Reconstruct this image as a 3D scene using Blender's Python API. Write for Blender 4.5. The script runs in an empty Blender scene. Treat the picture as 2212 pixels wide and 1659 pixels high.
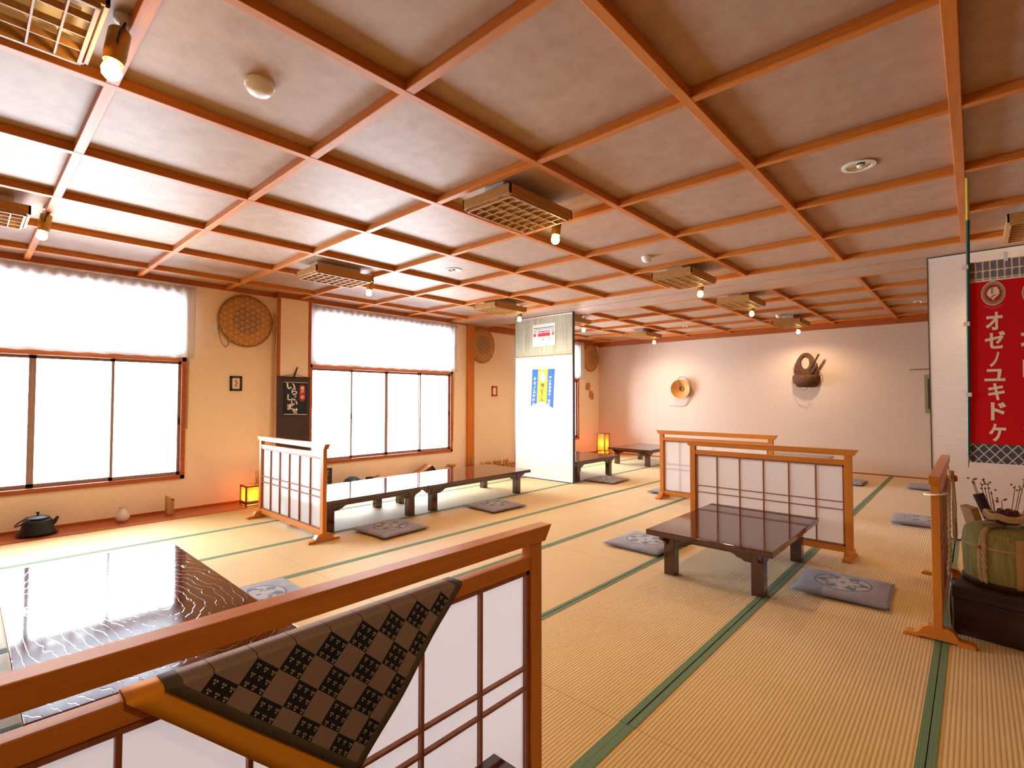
import bpy, bmesh, math, random
from mathutils import Vector, Matrix, Euler
random.seed(7)
SC = bpy.context.scene
COL = SC.collection
PI = math.pi

# ------------------------------------------------------------------ materials
def srgb(h):
    h = h.lstrip('#'); v = [int(h[i:i+2], 16)/255 for i in (0, 2, 4)]
    return tuple((c/12.92 if c <= .04045 else ((c+.055)/1.055)**2.4) for c in v) + (1,)

class Mat:
    def __init__(s, name, col='#808080', rough=.5, **kw):
        s.m = bpy.data.materials.new(name); s.m.use_nodes = True
        s.nt = s.m.node_tree; s.n = s.nt.nodes
        s.b = s.n['Principled BSDF']; s.col = srgb(col) if isinstance(col, str) else col
        s.b.inputs['Base Color'].default_value = s.col
        s.b.inputs['Roughness'].default_value = rough
        for k, v in kw.items(): s.b.inputs[k].default_value = v
    def new(s, t, **kw):
        x = s.n.new(t)
        for k, v in kw.items(): setattr(x, k, v)
        return x
    def link(s, a, b): s.nt.links.new(a, b)
    def val(s, sock, v):
        if hasattr(v, 'default_value') or hasattr(v, 'is_linked'): s.link(v, sock)
        else: sock.default_value = v
    def math(s, op, a, b=None, c=None, clamp=False):
        x = s.new('ShaderNodeMath', operation=op, use_clamp=clamp)
        s.val(x.inputs[0], a)
        if b is not None: s.val(x.inputs[1], b)
        if c is not None: s.val(x.inputs[2], c)
        return x.outputs[0]
    def coord(s, kind='Object', scale=(1, 1, 1), rot=(0, 0, 0), loc=(0, 0, 0)):
        t = s.new('ShaderNodeTexCoord'); mp = s.new('ShaderNodeMapping')
        mp.inputs['Scale'].default_value = scale; mp.inputs['Rotation'].default_value = rot
        mp.inputs['Location'].default_value = loc
        s.link(t.outputs[kind], mp.inputs['Vector']); return mp.outputs['Vector']
    def sep(s, v):
        x = s.new('ShaderNodeSeparateXYZ'); s.link(v, x.inputs[0]); return x.outputs
    def noise(s, vec, scale=5, detail=3, rough=.5, dist=0):
        x = s.new('ShaderNodeTexNoise'); x.inputs['Scale'].default_value = scale
        x.inputs['Detail'].default_value = detail; x.inputs['Roughness'].default_value = rough
        x.inputs['Distortion'].default_value = dist
        s.link(vec, x.inputs['Vector']); return x.outputs['Fac']
    def ramp(s, fac, stops):
        x = s.new('ShaderNodeValToRGB'); e = x.color_ramp.elements
        while len(e) < len(stops): e.new(.5)
        for el, (p, c) in zip(e, stops):
            el.position = p; el.color = srgb(c) if isinstance(c, str) else c
        s.link(fac, x.inputs[0]); return x.outputs[0]
    def mix(s, fac, a, b):
        x = s.new('ShaderNodeMix', data_type='RGBA')
        s.val(x.inputs[0], fac)
        for k, v in ((6, a), (7, b)):
            if isinstance(v, str): v = srgb(v)
            s.val(x.inputs[k], v)
        return x.outputs[2]
    def color(s, c): s.link(c, s.b.inputs['Base Color'])
    def bump(s, h, dist=.002, strength=1):
        x = s.new('ShaderNodeBump'); x.inputs['Distance'].default_value = dist
        x.inputs['Strength'].default_value = strength
        s.link(h, x.inputs['Height']); s.link(x.outputs[0], s.b.inputs['Normal'])

def wood(name, light, dark, axis='x', rough=.45, fine=1.0, spec=.4):
    m = Mat(name, light, rough); m.b.inputs['Specular IOR Level'].default_value = spec
    sc = {'x': (1.2, 22, 22), 'y': (22, 1.2, 22), 'z': (22, 22, 1.2)}[axis]
    v = m.coord('Object', tuple(c*fine for c in sc))
    f = m.noise(v, 1.6, 4, .55, .6)
    g = m.noise(v, 9, 2, .5)
    k = m.math('MULTIPLY_ADD', g, .35, m.math('MULTIPLY', f, .75))
    m.color(m.ramp(k, [(.34, dark), (.66, light)]))
    m.bump(g, .0006, .25)
    return m.m

W = {}
for ax in 'xyz':
    W['beam'+ax] = wood('beam_wood_'+ax, '#cf7d2c', '#b86618', ax, .5)
    W['scr'+ax] = wood('screen_wood_'+ax, '#cc7c26', '#b86a18', ax, .40)
    W['trim'+ax] = wood('trim_wood_'+ax, '#b05a24', '#954715', ax, .42)
    W['lac'+ax] = wood('lacquer_wood_'+ax, '#4f261b', '#38160f', ax, .06, .6, .9)
    W['lamp'+ax] = wood('lamp_wood_'+ax, '#b98a4e', '#a37339', ax, .45)
W['board'] = wood('floor_board_wood', '#b9602c', '#9d4a1d', 'y', .35)
W['chest'] = wood('old_chest_wood', '#3d2018', '#1c0e0b', 'x', .5, .8)
W['bamboo'] = wood('dry_bamboo', '#b58a4c', '#94682f', 'z', .45)
W['darkwood'] = wood('dark_stick_wood', '#4a2a1d', '#2a1610', 'z', .5)
W['mullion'] = wood('reddish_lattice_wood', '#9c5a33', '#7f4224', 'z', .5)

def rot_lac():
    # glossy lacquer with raised growth rings in the top
    m = Mat('lacquer_top', '#43180f', .055); m.b.inputs['Specular IOR Level'].default_value = .6
    m.b.inputs['Coat Weight'].default_value = .35; m.b.inputs['Coat Roughness'].default_value = .05
    v = m.coord('Object', (1, 1, 1))
    x, y, z = m.sep(v)
    n = m.noise(m.coord('Object', (1.5, 3.2, 1)), 1.5, 4, .55, .3)
    dx = m.math('MULTIPLY', m.math('SUBTRACT', x, .18), .42); dy = m.math('ADD', y, -.12)
    d = m.math('SQRT', m.math('ADD', m.math('MULTIPLY', dx, dx), m.math('MULTIPLY', dy, dy)))
    r = m.math('MULTIPLY_ADD', n, 11.0, m.math('MULTIPLY', d, 62.0))
    w = m.math('PINGPONG', r, 1.0)
    line = m.math('SMOOTH_MIN', m.math('DIVIDE', w, .11), 1.0, .25)
    m.color(m.ramp(line, [(.0, '#7a4230'), (.5, '#4d2318'), (1, '#45190f')]))
    gr = m.noise(m.coord('Object', (1, 1, 1)), 260, 3, .6)
    m.bump(m.math('MULTIPLY_ADD', gr, .12, line), .0006, .6)
    return m.m
W['top'] = rot_lac()

def wallpaper(name, c1, c2):
    m = Mat(name, c1, .85); m.b.inputs['Specular IOR Level'].default_value = .2
    v = m.coord('Object', (6, 6, 40)); f = m.noise(v, 2.5, 4, .6, .3)
    m.color(m.ramp(f, [(.3, c2), (.7, c1)])); m.bump(f, .003, .35); return m.m
W['wall'] = wallpaper('wallpaper', '#f5e2cb', '#eed6b8')
W['wallfar'] = wallpaper('wallpaper_dimmed', '#dcc8ba', '#d2bcac')  # same wallpaper, darkened on the far wall to offset strong window light
W['wallback'] = wallpaper('wallpaper_unseen', '#a98a6c', '#98785a')  # for walls out of view, toned brown to lower the fill light
W['partition'] = wallpaper('partition_paper', '#ebe2dd', '#e2d6d0')

def ceilpaper():
    m = Mat('ceiling_paper', '#a98570', .5); m.b.inputs['Specular IOR Level'].default_value = .25
    v = m.coord('Object'); f = m.noise(v, 9, 5, .65, .2)
    vo = m.new('ShaderNodeTexVoronoi'); vo.inputs['Scale'].default_value = 26
    m.link(m.coord('Object', (1, 1.6, 1), (0, 0, .6)), vo.inputs['Vector'])
    fl = m.math('LESS_THAN', vo.outputs['Distance'], .13)
    c = m.ramp(f, [(.3, '#ae907e'), (.7, '#bca18f')])
    m.color(m.mix(m.math('MULTIPLY', fl, .35), c, '#c8ab98')); m.bump(f, .001, .2); return m.m
W['ceil'] = ceilpaper()

def tatami():
    m = Mat('tatami_weave', '#d5a75c', .62); m.b.inputs['Specular IOR Level'].default_value = .28
    m.b.inputs['Sheen Weight'].default_value = .33; m.b.inputs['Sheen Roughness'].default_value = .45
    x, y, z = m.sep(m.coord('Object'))
    rib = m.math('PINGPONG', m.math('MULTIPLY', x, 1/.0155), .5)          # 0..0.5
    rib = m.math('MULTIPLY', rib, 2)
    rib = m.math('SMOOTH_MIN', rib, .75, .35)
    st = m.noise(m.coord('Object', (70, 900, 1)), 1, 2, .6)
    bl = m.noise(m.coord('Object', (1, 1, 1)), 1.1, 2, .5)
    k = m.math('MULTIPLY_ADD', st, .30, m.math('MULTIPLY_ADD', bl, .3, m.math('MULTIPLY', rib, .40)))
    m.color(m.ramp(k, [(.22, '#a67a2a'), (.5, '#c99d43'), (.78, '#d8b259')]))
    m.bump(m.math('MULTIPLY_ADD', st, .25, rib), .0016, .55)
    return m.m
W['tatami'] = tatami()

def border():
    m = Mat('green_border_cloth', '#5f7a54', .8); m.b.inputs['Sheen Weight'].default_value = .08
    x, y, z = m.sep(m.coord('Object', (1, 1, 1)))
    ck = m.new('ShaderNodeTexChecker'); ck.inputs['Scale'].default_value = 130
    m.link(m.coord('Object', (1, 1, 1), (0, 0, PI/4)), ck.inputs['Vector'])
    n = m.noise(m.coord('Object'), 220, 2, .5)
    m.color(m.mix(m.math('MULTIPLY_ADD', ck.outputs['Fac'], .35, m.math('MULTIPLY', n, .2)), '#4a6238', '#788a56'))
    m.bump(ck.outputs['Fac'], .0004, .4); return m.m
W['border'] = border()

def simple(key, name, col, rough=.6, **kw):
    W[key] = Mat(name, col, rough, **kw).m
simple('iron', 'cast_iron', '#2b2c30', .45, Metallic=.6)
simple('white', 'white_plastic', '#e9e7e2', .4)
simple('steel', 'brushed_steel', '#c9c9c9', .3, Metallic=1.0)
simple('darksteel', 'dark_metal_edge', '#5a5e66', .4, Metallic=.7)
simple('gold', 'brass_housing', '#b08a45', .35, Metallic=.8)
simple('black', 'black_paint', '#1d1b1c', .4)
simple('seam', 'dark_gap', '#2a221a', .9)
simple('sash', 'brown_sash', '#a08279', .5)
simple('navy', 'navy_cloth', '#1f2b3d', .85)
simple('offwhite', 'cream_print', '#efe6d4', .8)
simple('cream', 'cream_dye', '#f4e2c6', .8)
simple('tan', 'tan_dye', '#a58a62', .8)
simple('redlab', 'red_print', '#b32127', .8)
simple('red', 'red_flag_cloth', '#b80b12', .75)
simple('tile', 'grey_dye', '#75727a', .8)
simple('blue', 'blue_pennant', '#1f62c4', .7)
simple('yellow', 'yellow_pennant', '#e9bc1c', .7)
simple('ink', 'black_ink', '#3a3122', .8)
simple('paper', 'white_paper', '#f2efe9', .8)
simple('poslab', 'blue_print', '#5a6f90', .8)
simple('posred', 'pink_red_print', '#d9304e', .8)
simple('picred', 'red_frame', '#c43a22', .5)
simple('pole', 'green_pole', '#215a4c', .35)
simple('poletip', 'yellow_pole_tip', '#c9b548', .4)
simple('wire', 'dark_wire', '#3a322c', .6)
simple('ceramic', 'cream_ceramic', '#d9cfc4', .35)
simple('straw', 'dry_straw', '#c39a63', .8)
simple('strawdark', 'dark_straw', '#9c6b40', .8)
simple('rope', 'hemp_rope', '#c3a878', .9)
simple('barrel', 'straw_mat_wrap', '#8f8a4a', .85)
simple('maroon', 'dark_red_cloth', '#4e1620', .6)
simple('orange', 'orange_lining', '#e89a14', .85)
simple('hem', 'olive_hem', '#5f5338', .9)
simple('hat', 'sedge_hat', '#c98a45', .6)
simple('gourd', 'cut_wood_slice', '#b9793f', .7)
simple('greenpaper', 'faded_green_paper', '#8d9068', .8)
simple('bowl', 'dark_indigo_cloth', '#2c3340', .7)
simple('dried', 'dried_flower', '#8f6c5c', .9)

def crest_cloth():
    # grey cushion cover printed with a round crest
    m = Mat('cushion_cloth', '#7b737c', .8); m.b.inputs['Sheen Weight'].default_value = .25
    x, y, z = m.sep(m.coord('Object'))
    r = m.math('SQRT', m.math('ADD', m.math('MULTIPLY', x, x), m.math('MULTIPLY', y, y)))
    th = m.math('ARCTAN2', y, x)
    R = .165
    def lt(a, b): return m.math('LESS_THAN', a, b)
    def mul(*a):
        o = a[0]
        for q in a[1:]: o = m.math('MULTIPLY', o, q)
        return o
    def inv(a): return m.math('SUBTRACT', 1.0, a)
    ring = mul(lt(r, R), inv(lt(r, R-.014)))
    inside = lt(r, R-.014)
    c6 = m.math('ABSOLUTE', m.math('COSINE', m.math('MULTIPLY', th, 3.0)))
    star = lt(r, m.math('MULTIPLY_ADD', m.math('POWER', c6, 2.2), .052, .096))
    c4 = m.math('ABSOLUTE', m.math('COSINE', m.math('MULTIPLY', th, 2.0)))
    c12 = m.math('ABSOLUTE', m.math('COSINE', m.math('MULTIPLY', th, 10.0)))
    petal = mul(lt(r, m.math('MULTIPLY_ADD', c12, .007, m.math('MULTIPLY', m.math('POWER', c4, .55), .094))), inv(lt(r, .017)))
    s4 = m.math('ABSOLUTE', m.math('SINE', m.math('MULTIPLY', th, 2.0)))
    sepal = mul(inv(lt(s4, .985)), lt(r, .105), inv(lt(r, .022)))
    top = inv(lt(z, .025))
    dark = m.math('ADD', ring, mul(star, inv(m.math('MAXIMUM', petal, sepal))), clamp=True)
    n = m.noise(m.coord('Object'), 14, 4, .6)
    base = m.ramp(n, [(.3, '#6f6772'), (.7, '#867d84')])
    c = m.mix(mul(inside, top), base, '#968b87')
    c = m.mix(mul(dark, top), c, '#2f3750')
    m.color(c); m.bump(m.noise(m.coord('Object'), 380, 2, .5), .0006, .4); return m.m
W['cushion'] = crest_cloth()

def translucent(key, name, col, amount, rough=.9):
    m = Mat(name, col, rough); tr = m.new('ShaderNodeBsdfTranslucent'); tr.inputs['Color'].default_value = srgb(col)
    mx = m.new('ShaderNodeMixShader'); mx.inputs[0].default_value = amount
    m.link(m.b.outputs[0], mx.inputs[1]); m.link(tr.outputs[0], mx.inputs[2])
    m.link(mx.outputs[0], m.n['Material Output'].inputs['Surface']); W[key] = m.m; return m
translucent('curtain', 'white_curtain', '#f4f5f8', .6)
translucent('shoji', 'shoji_paper', '#f4f2f4', .6)
translucent('flagred', 'red_flag', '#dd0612', .3)
sh = translucent('shade', 'lantern_paper', '#f6bd6c', .65)
_o = sh.n['Material Output'].inputs['Surface'].links[0].from_socket
_t = sh.new('ShaderNodeBsdfTransparent'); _t.inputs['Color'].default_value = srgb('#ffd89a')
_m = sh.new('ShaderNodeMixShader'); _m.inputs[0].default_value = .3
sh.link(_o, _m.inputs[1]); sh.link(_t.outputs[0], _m.inputs[2]); sh.link(_m.outputs[0], sh.n['Material Output'].inputs['Surface'])
simple('lframe', 'lantern_frame', '#6e3409', .5)

def glass():
    m = Mat('window_glass', '#ffffff', .02); m.n.remove(m.b)
    t = m.new('ShaderNodeBsdfTransparent'); g = m.new('ShaderNodeBsdfGlossy'); g.inputs['Roughness'].default_value = .02
    f = m.new('ShaderNodeFresnel'); f.inputs['IOR'].default_value = 1.25
    x = m.new('ShaderNodeMixShader'); m.link(f.outputs[0], x.inputs[0])
    m.link(t.outputs[0], x.inputs[1]); m.link(g.outputs[0], x.inputs[2])
    m.link(x.outputs[0], m.n['Material Output'].inputs['Surface']); W['glass'] = m.m
glass()

def emit(key, name, col, strength):
    m = Mat(name, col, .5); m.b.inputs['Emission Color'].default_value = srgb(col)
    m.b.inputs['Emission Strength'].default_value = strength; W[key] = m.m
emit('bulb', 'lit_bulb', '#ffcf86', 60)

def reflector():
    m = Mat('mirror_reflector', '#d8d8d8', .15, Metallic=1.0); W['mirror'] = m.m
reflector()

def bamboo_blind():
    m = Mat('dark_slat_blind', '#3b2a26', .6)
    x, y, z = m.sep(m.coord('Object'))
    s = m.math('PINGPONG', m.math('MULTIPLY', z, 110), .5)
    n = m.noise(m.coord('Object', (1, 3, 60)), 2, 3, .6)
    m.color(m.ramp(m.math('MULTIPLY_ADD', s, .7, m.math('MULTIPLY', n, .5)), [(.25, '#241716'), (.75, '#57403a')]))
    m.bump(s, .002, .5); W['blind'] = m.m
bamboo_blind()

def reed_mat():
    m = Mat('grey_reed_mat', '#b9b7a2', .8)
    v = m.coord('Object', (34, 1, 1)); n = m.noise(v, 1.5, 4, .7, .2)
    x, y, z = m.sep(m.coord('Object'))
    b = m.math('LESS_THAN', m.math('PINGPONG', m.math('MULTIPLY', z, 9.5), .5), .018)
    m.color(m.mix(m.math('MULTIPLY', b, .5), m.ramp(n, [(.3, '#989881'), (.55, '#bdbca6'), (.8, '#d0cfbd')]), '#8a7a58'))
    m.bump(n, .002, .4); W['reed'] = m.m
reed_mat()

def basket_weave():
    # three-way open weave: pale strips over brown
    m = Mat('hexagonal_basket_weave', '#9c6230', .7)
    x, y, z = m.sep(m.coord('Object'))
    acc = None
    for a in (0, PI/3, 2*PI/3):
        u = m.math('ADD', m.math('MULTIPLY', y, math.cos(a)), m.math('MULTIPLY', z, math.sin(a)))
        s = m.math('LESS_THAN', m.math('PINGPONG', m.math('MULTIPLY', u, 1/.062), .5), .065)
        acc = s if acc is None else m.math('MAXIMUM', acc, s)
    r = m.math('SQRT', m.math('ADD', m.math('MULTIPLY', y, y), m.math('MULTIPLY', z, z)))
    core = m.math('LESS_THAN', r, .17)
    n = m.noise(m.coord('Object', (1, 1, 1)), 60, 3, .6)
    base = m.mix(core, m.ramp(n, [(.3, '#a0683a'), (.7, '#c08a50')]), m.ramp(n, [(.3, '#7f5a4a'), (.7, '#987361')]))
    m.color(m.mix(m.math('MULTIPLY', acc, .75), base, '#d6a868'))
    m.bump(m.math('MULTIPLY_ADD', n, .4, acc), .003, .6); W['weave'] = m.m
basket_weave()

def fine_weave():
    m = Mat('dark_wicker', '#4a3020', .7)
    n = m.noise(m.coord('Object', (14, 14, 60)), 2, 4, .7)
    m.color(m.ramp(n, [(.3, '#2a150b'), (.52, '#55300f'), (.75, '#9c5518')])); m.bump(n, .008, .7); W['wicker'] = m.m
fine_weave()

def check_cloth():
    m = Mat('checked_brown_cloth', '#75604d', .9)
    t = m.new('ShaderNodeTexCoord'); u, v, _ = m.sep(t.outputs['UV'])
    cu = m.math('MULTIPLY_ADD', u, 9.0, 7.99); cv = m.math('MULTIPLY_ADD', v, 9.0, 7.99)
    par = m.math('MODULO', m.math('ADD', m.math('FLOOR', cu), m.math('FLOOR', cv)), 2.0)
    dark = m.math('GREATER_THAN', par, .5)
    # groups of three pale dots
    def dots(ou, ov):
        a = m.math('SUBTRACT', m.math('FRACT', m.math('MULTIPLY_ADD', cu, 3.0, ou)), .5)
        b = m.math('SUBTRACT', m.math('FRACT', m.math('MULTIPLY_ADD', cv, 3.0, ov)), .5)
        rr = m.math('ADD', m.math('MULTIPLY', a, a), m.math('MULTIPLY', b, b))
        return m.math('LESS_THAN', rr, .014)
    d = m.math('MAXIMUM', m.math('MAXIMUM', dots(.0, .0), dots(.3, .0)), dots(.15, .28))
    w = m.noise(m.coord('UV', (1, 1, 1)), 260, 2, .5)
    plain = m.mix(w, '#6b5546', '#a8917e')
    dk = m.mix(d, '#14151c', '#a9997a')
    # hem along the two free edges
    hem = m.math('LESS_THAN', m.math('MINIMUM', u, v), .04)
    c = m.mix(dark, plain, dk)
    m.color(m.mix(hem, c, '#5c5038')); m.bump(w, .001, .5); W['check'] = m.m
check_cloth()

def barrel_mat():
    m = Mat('straw_wrap', '#9a9350', .85)
    n = m.noise(m.coord('Object', (60, 60, 2)), 2, 3, .6)
    m.color(m.ramp(n, [(.3, '#7d7836'), (.7, '#aaa468')])); m.bump(n, .004, .6); W['barrel'] = m.m
barrel_mat()

def diamond_mat():
    m = Mat('grey_diamond_print', '#56525a', .8)
    x, y, z = m.sep(m.coord('Object'))
    a = m.math('ADD', x, m.math('MULTIPLY', z, .8)); b = m.math('SUBTRACT', x, m.math('MULTIPLY', z, .8))
    la = m.math('LESS_THAN', m.math('PINGPONG', m.math('MULTIPLY', a, 21), .5), .075)
    lb = m.math('LESS_THAN', m.math('PINGPONG', m.math('MULTIPLY', b, 21), .5), .075)
    m.color(m.mix(m.math('MAXIMUM', la, lb), '#4c4a50', '#c9bfae')); W['diamond'] = m.m
diamond_mat()

# ------------------------------------------------------------------ mesh helpers
class MB:
    def __init__(s): s.v = []; s.f = []; s.mi = []; s.uv = {}
    def add(s, vs, fs, mi=0):
        o = len(s.v); s.v += [tuple(p) for p in vs]
        for f in fs: s.f.append([i+o for i in f]); s.mi.append(mi)
        return s
    def box(s, x0, x1, y0, y1, z0, z1, mi=0, M=None):
        vs = [Vector((x, y, z)) for z in (z0, z1) for y in (y0, y1) for x in (x0, x1)]
        if M is not None: vs = [M @ p for p in vs]
        return s.add(vs, [(0, 2, 3, 1), (4, 5, 7, 6), (0, 1, 5, 4), (2, 6, 7, 3), (0, 4, 6, 2), (1, 3, 7, 5)], mi)
    def prism(s, poly, axis, d0, d1, mi=0, M=None):
        # poly: list of 2-d points in the two other axes (cyclic order), extruded along axis
        n = len(poly)
        def mk(p, d):
            q = {'x': (d, p[0], p[1]), 'y': (p[0], d, p[1]), 'z': (p[0], p[1], d)}[axis]
            q = Vector(q); return M @ q if M is not None else q
        vs = [mk(p, d0) for p in poly]+[mk(p, d1) for p in poly]
        fs = [tuple(range(n))[::-1], tuple(range(n, 2*n))]+[(i, (i+1) % n, (i+1) % n+n, i+n) for i in range(n)]
        return s.add(vs, fs, mi)
    def lathe(s, prof, n=24, c=(0, 0, 0), mi=0, M=None, a0=0, a1=2*PI):
        # prof: (radius, z) pairs, spun about z through c
        vs = []; full = abs(a1-a0-2*PI) < 1e-6; cols = n if full else n+1
        for r, z in prof:
            for k in range(cols):
                a = a0+(a1-a0)*k/n; p = Vector((r*math.cos(a), r*math.sin(a), z))
                if M is not None: p = M @ p
                vs.append(p+Vector(c))
        fs = []
        for i in range(len(prof)-1):
            for k in range(n):
                k2 = (k+1) % cols
                fs.append((i*cols+k, i*cols+k2, (i+1)*cols+k2, (i+1)*cols+k))
        return s.add(vs, fs, mi)
    def tube(s, pts, r, n=8, mi=0, closed=False):
        pts = [Vector(p) for p in pts]; m = len(pts); vs = []
        rr = r if isinstance(r, (list, tuple)) else [r]*m
        up = None
        for i in range(m):
            if closed: t = pts[(i+1) % m]-pts[i-1]
            else: t = pts[min(i+1, m-1)]-pts[max(i-1, 0)]
            t.normalize()
            if up is None:
                up = Vector((0, 0, 1)) if abs(t.z) < .9 else Vector((1, 0, 0))
            a = t.cross(up).normalized(); b = a.cross(t).normalized(); up = b
            for k in range(n):
                an = 2*PI*k/n; vs.append(pts[i]+rr[i]*(a*math.cos(an)+b*math.sin(an)))
        fs = []
        for i in range(m if closed else m-1):
            j = (i+1) % m
            for k in range(n): fs.append((i*n+k, i*n+(k+1) % n, j*n+(k+1) % n, j*n+k))
        if not closed: fs += [tuple(range(n))[::-1], tuple(range((m-1)*n, m*n))]
        return s.add(vs, fs, mi)
    def build(s, name, mats, parent=None, smooth=False, bevel=0, loc=None, seg=2):
        me = bpy.data.meshes.new(name); me.from_pydata(s.v, [], s.f)
        for m in (mats if isinstance(mats, (list, tuple)) else [mats]): me.materials.append(m)
        for p, i in zip(me.polygons, s.mi): p.material_index = i
        bm = bmesh.new(); bm.from_mesh(me); bmesh.ops.recalc_face_normals(bm, faces=bm.faces); bm.to_mesh(me); bm.free()
        o = bpy.data.objects.new(name, me); COL.objects.link(o)
        if smooth:
            me.shade_smooth()
            if smooth != 'all': me.set_sharp_from_angle(angle=math.radians(40))
        if bevel:
            b = o.modifiers.new('bevel', 'BEVEL'); b.width = bevel; b.segments = seg; b.limit_method = 'ANGLE'
        if parent: o.parent = parent
        if loc: o.location = loc
        return o

def tag(o, label, cat, group=None):
    o['label'] = label; o['category'] = cat
    if group: o['group'] = group
    return o
def thing(name, label, cat, loc=(0, 0, 0), rz=0, group=None):
    o = bpy.data.objects.new(name, None); COL.objects.link(o); o.empty_display_size = .1
    o.location = loc; o.rotation_euler = (0, 0, rz)
    return tag(o, label, cat, group)
def struct(o): o['kind'] = 'structure'; return o
def dup(root, loc, rz=0, label=None):
    r = root.copy(); COL.objects.link(r); r.location = loc; r.rotation_euler = (0, 0, rz)
    if label: r['label'] = label
    for ch in list(root.children):
        c = ch.copy(); COL.objects.link(c); c.parent = r
        for g in ch.children:
            d = g.copy(); COL.objects.link(d); d.parent = c
    return r

_glyph = {}
def glyph(ch, bold):
    if (ch, bold) not in _glyph:
        c = bpy.data.curves.new('glyph', 'FONT'); c.body = ch; c.offset = bold; c.resolution_u = 4
        o = bpy.data.objects.new('glyph', c); COL.objects.link(o)
        dg = bpy.context.evaluated_depsgraph_get(); me = bpy.data.meshes.new_from_object(o.evaluated_get(dg))
        vs = [v.co.copy() for v in me.vertices]; fs = [tuple(p.vertices) for p in me.polygons]
        bpy.data.objects.remove(o); bpy.data.curves.remove(c); bpy.data.meshes.remove(me)
        x0 = min(v.x for v in vs); x1 = max(v.x for v in vs); y0 = min(v.y for v in vs); y1 = max(v.y for v in vs)
        _glyph[(ch, bold)] = ([((v.x-x0)/(x1-x0+1e-9)-.5, (v.y-y0)/(y1-y0+1e-9)-.5) for v in vs], fs)
    return _glyph[(ch, bold)]
def letters(mb, ch, cu, cv, w, h, to3d, bold=.02, mi=0, slant=0):
    # to3d(u, v, lift) maps sheet coordinates to space
    vs, fs = glyph(ch, bold)
    mb.add([to3d(cu+x*w+slant*y*w, cv+y*h, 0) for x, y in vs], fs, mi)

# ------------------------------------------------------------------ dimensions (metres)
XW = 0.0            # face of the window wall
YF = 10.4           # face of the far wall
XR, YB = 9.6, -3.0  # right and back walls, out of sight
ZB, ZC = 2.595, 2.642   # underside of beams, ceiling paper
BX = [0.481+.88*i for i in range(11)]
BY = [0.406+.88*j for j in range(-3, 7)]
BY2 = [6.565+.88*j for j in range(5)]

# ------------------------------------------------------------------ floor
MX = [.43, 1.272, 2.158, 3.036, 3.92, 4.79, 5.652, 6.526, 7.40, 8.27, 9.14, XR]
MY = [YB, -1.66, .067, 1.79, 3.515, 5.24, 6.27, 7.99, YF]
fl = MB()
fl.box(.43, XR, YB, YF, -.06, -.004, 2)
jr = random.Random(3)
for i in range(len(MX)-1):
    for j in range(len(MY)-1):
        x0, x1, y0, y1 = MX[i], MX[i+1], MY[j]+.0012, MY[j+1]-.0012
        d = jr.uniform(-.005, .005)
        bw = .031
        l = x0 if i == 0 else x0+bw+d
        r = x1-bw+d if i < len(MX)-2 else x1
        fl.box(l, r, y0, y1, -.004, 0, 0)
        if i > 0: fl.box(x0+d+.0002, l, y0, y1, -.004, .0016, 1)
        if i < len(MX)-2: fl.box(r, x1+d-.0002, y0, y1, -.004, .0016, 1)
struct(fl.build('floor', [W['tatami'], W['border'], W['seam']]))
struct(MB().box(0, .428, YB, YF, -.06, .006).build('trim_1', W['board']))          # plank strip along the windows
struct(MB().box(0, .018, YB, YF, .006, .03).build('baseboard_left', W['trimy']))
struct(MB().box(.5, 9.5, YF-.012, YF, 0, .022).build('baseboard_far', W['trimx']))

# ------------------------------------------------------------------ ceiling
cb = MB().box(0, XR, YB, YF, ZC, ZC+.05)
cb.box(0, XR, 5.70, 6.06, ZB+.004, ZC); cb.box(0, XR, 6.085, 6.55, ZB+.004, ZC)
ceil = struct(cb.build('ceiling', W['ceil']))
bw = .0225
for x in BX:
    MB().box(x-bw, x+bw, YB, BY[-1]+bw, ZB, ZC).build('beam', W['beamy'], ceil, bevel=.003)
    MB().box(x-bw, x+bw, BY2[0]-bw, YF, ZB, ZC).build('beam', W['beamy'], ceil, bevel=.003)
for y in BY+BY2:
    MB().box(0, XR, y-bw, y+bw, ZB+.0015, ZC).build('beam', W['beamx'], ceil, bevel=.003)
struct(MB().box(0, XR, 6.06, 6.085, ZB+.012, ZC).build('trim_2', W['darksteel']))    # rail groove for the sliding partitions
struct(MB().box(0, .03, YB, 2.74, 2.583, ZC).build('trim_3', W['trimy']))            # cornice strips
struct(MB().box(0, .03, 3.18, 6.09, 2.583, ZC).build('trim_4', W['trimy']))
struct(MB().box(0, .04, 6.25, YF, 2.525, ZC).build('trim_5', W['trimy']))
struct(MB().box(.04, XR, YF-.045, YF, 2.515, ZC).build('trim_6', W['trimx']))

# ------------------------------------------------------------------ walls
WINS = [(-.80, 1.752), (3.20, 5.765), (7.46, 9.552)]
Z0, ZM, Z1 = .365, 1.715, 2.50
wl = MB(); y = YB
for a, b in WINS:
    wl.box(-.115, 0, y, a, 0, ZC); wl.box(-.115, 0, a, b, 0, Z0); wl.box(-.115, 0, a, b, Z1, ZC); y = b
wl.box(-.115, 0, y, YF+.18, 0, ZC)
struct(wl.build('wall_left', W['wall']))
struct(MB().box(0, XR+.18, YF, YF+.18, 0, ZC).build('wall_far', W['wallfar']))
struct(MB().box(XR, XR+.18, YB-.18, YF, 0, ZC).build('wall_right', W['wallback']))
struct(MB().box(-.18, XR, YB-.18, YB, 0, ZC).build('wall_back', W['wallback']))
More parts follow.
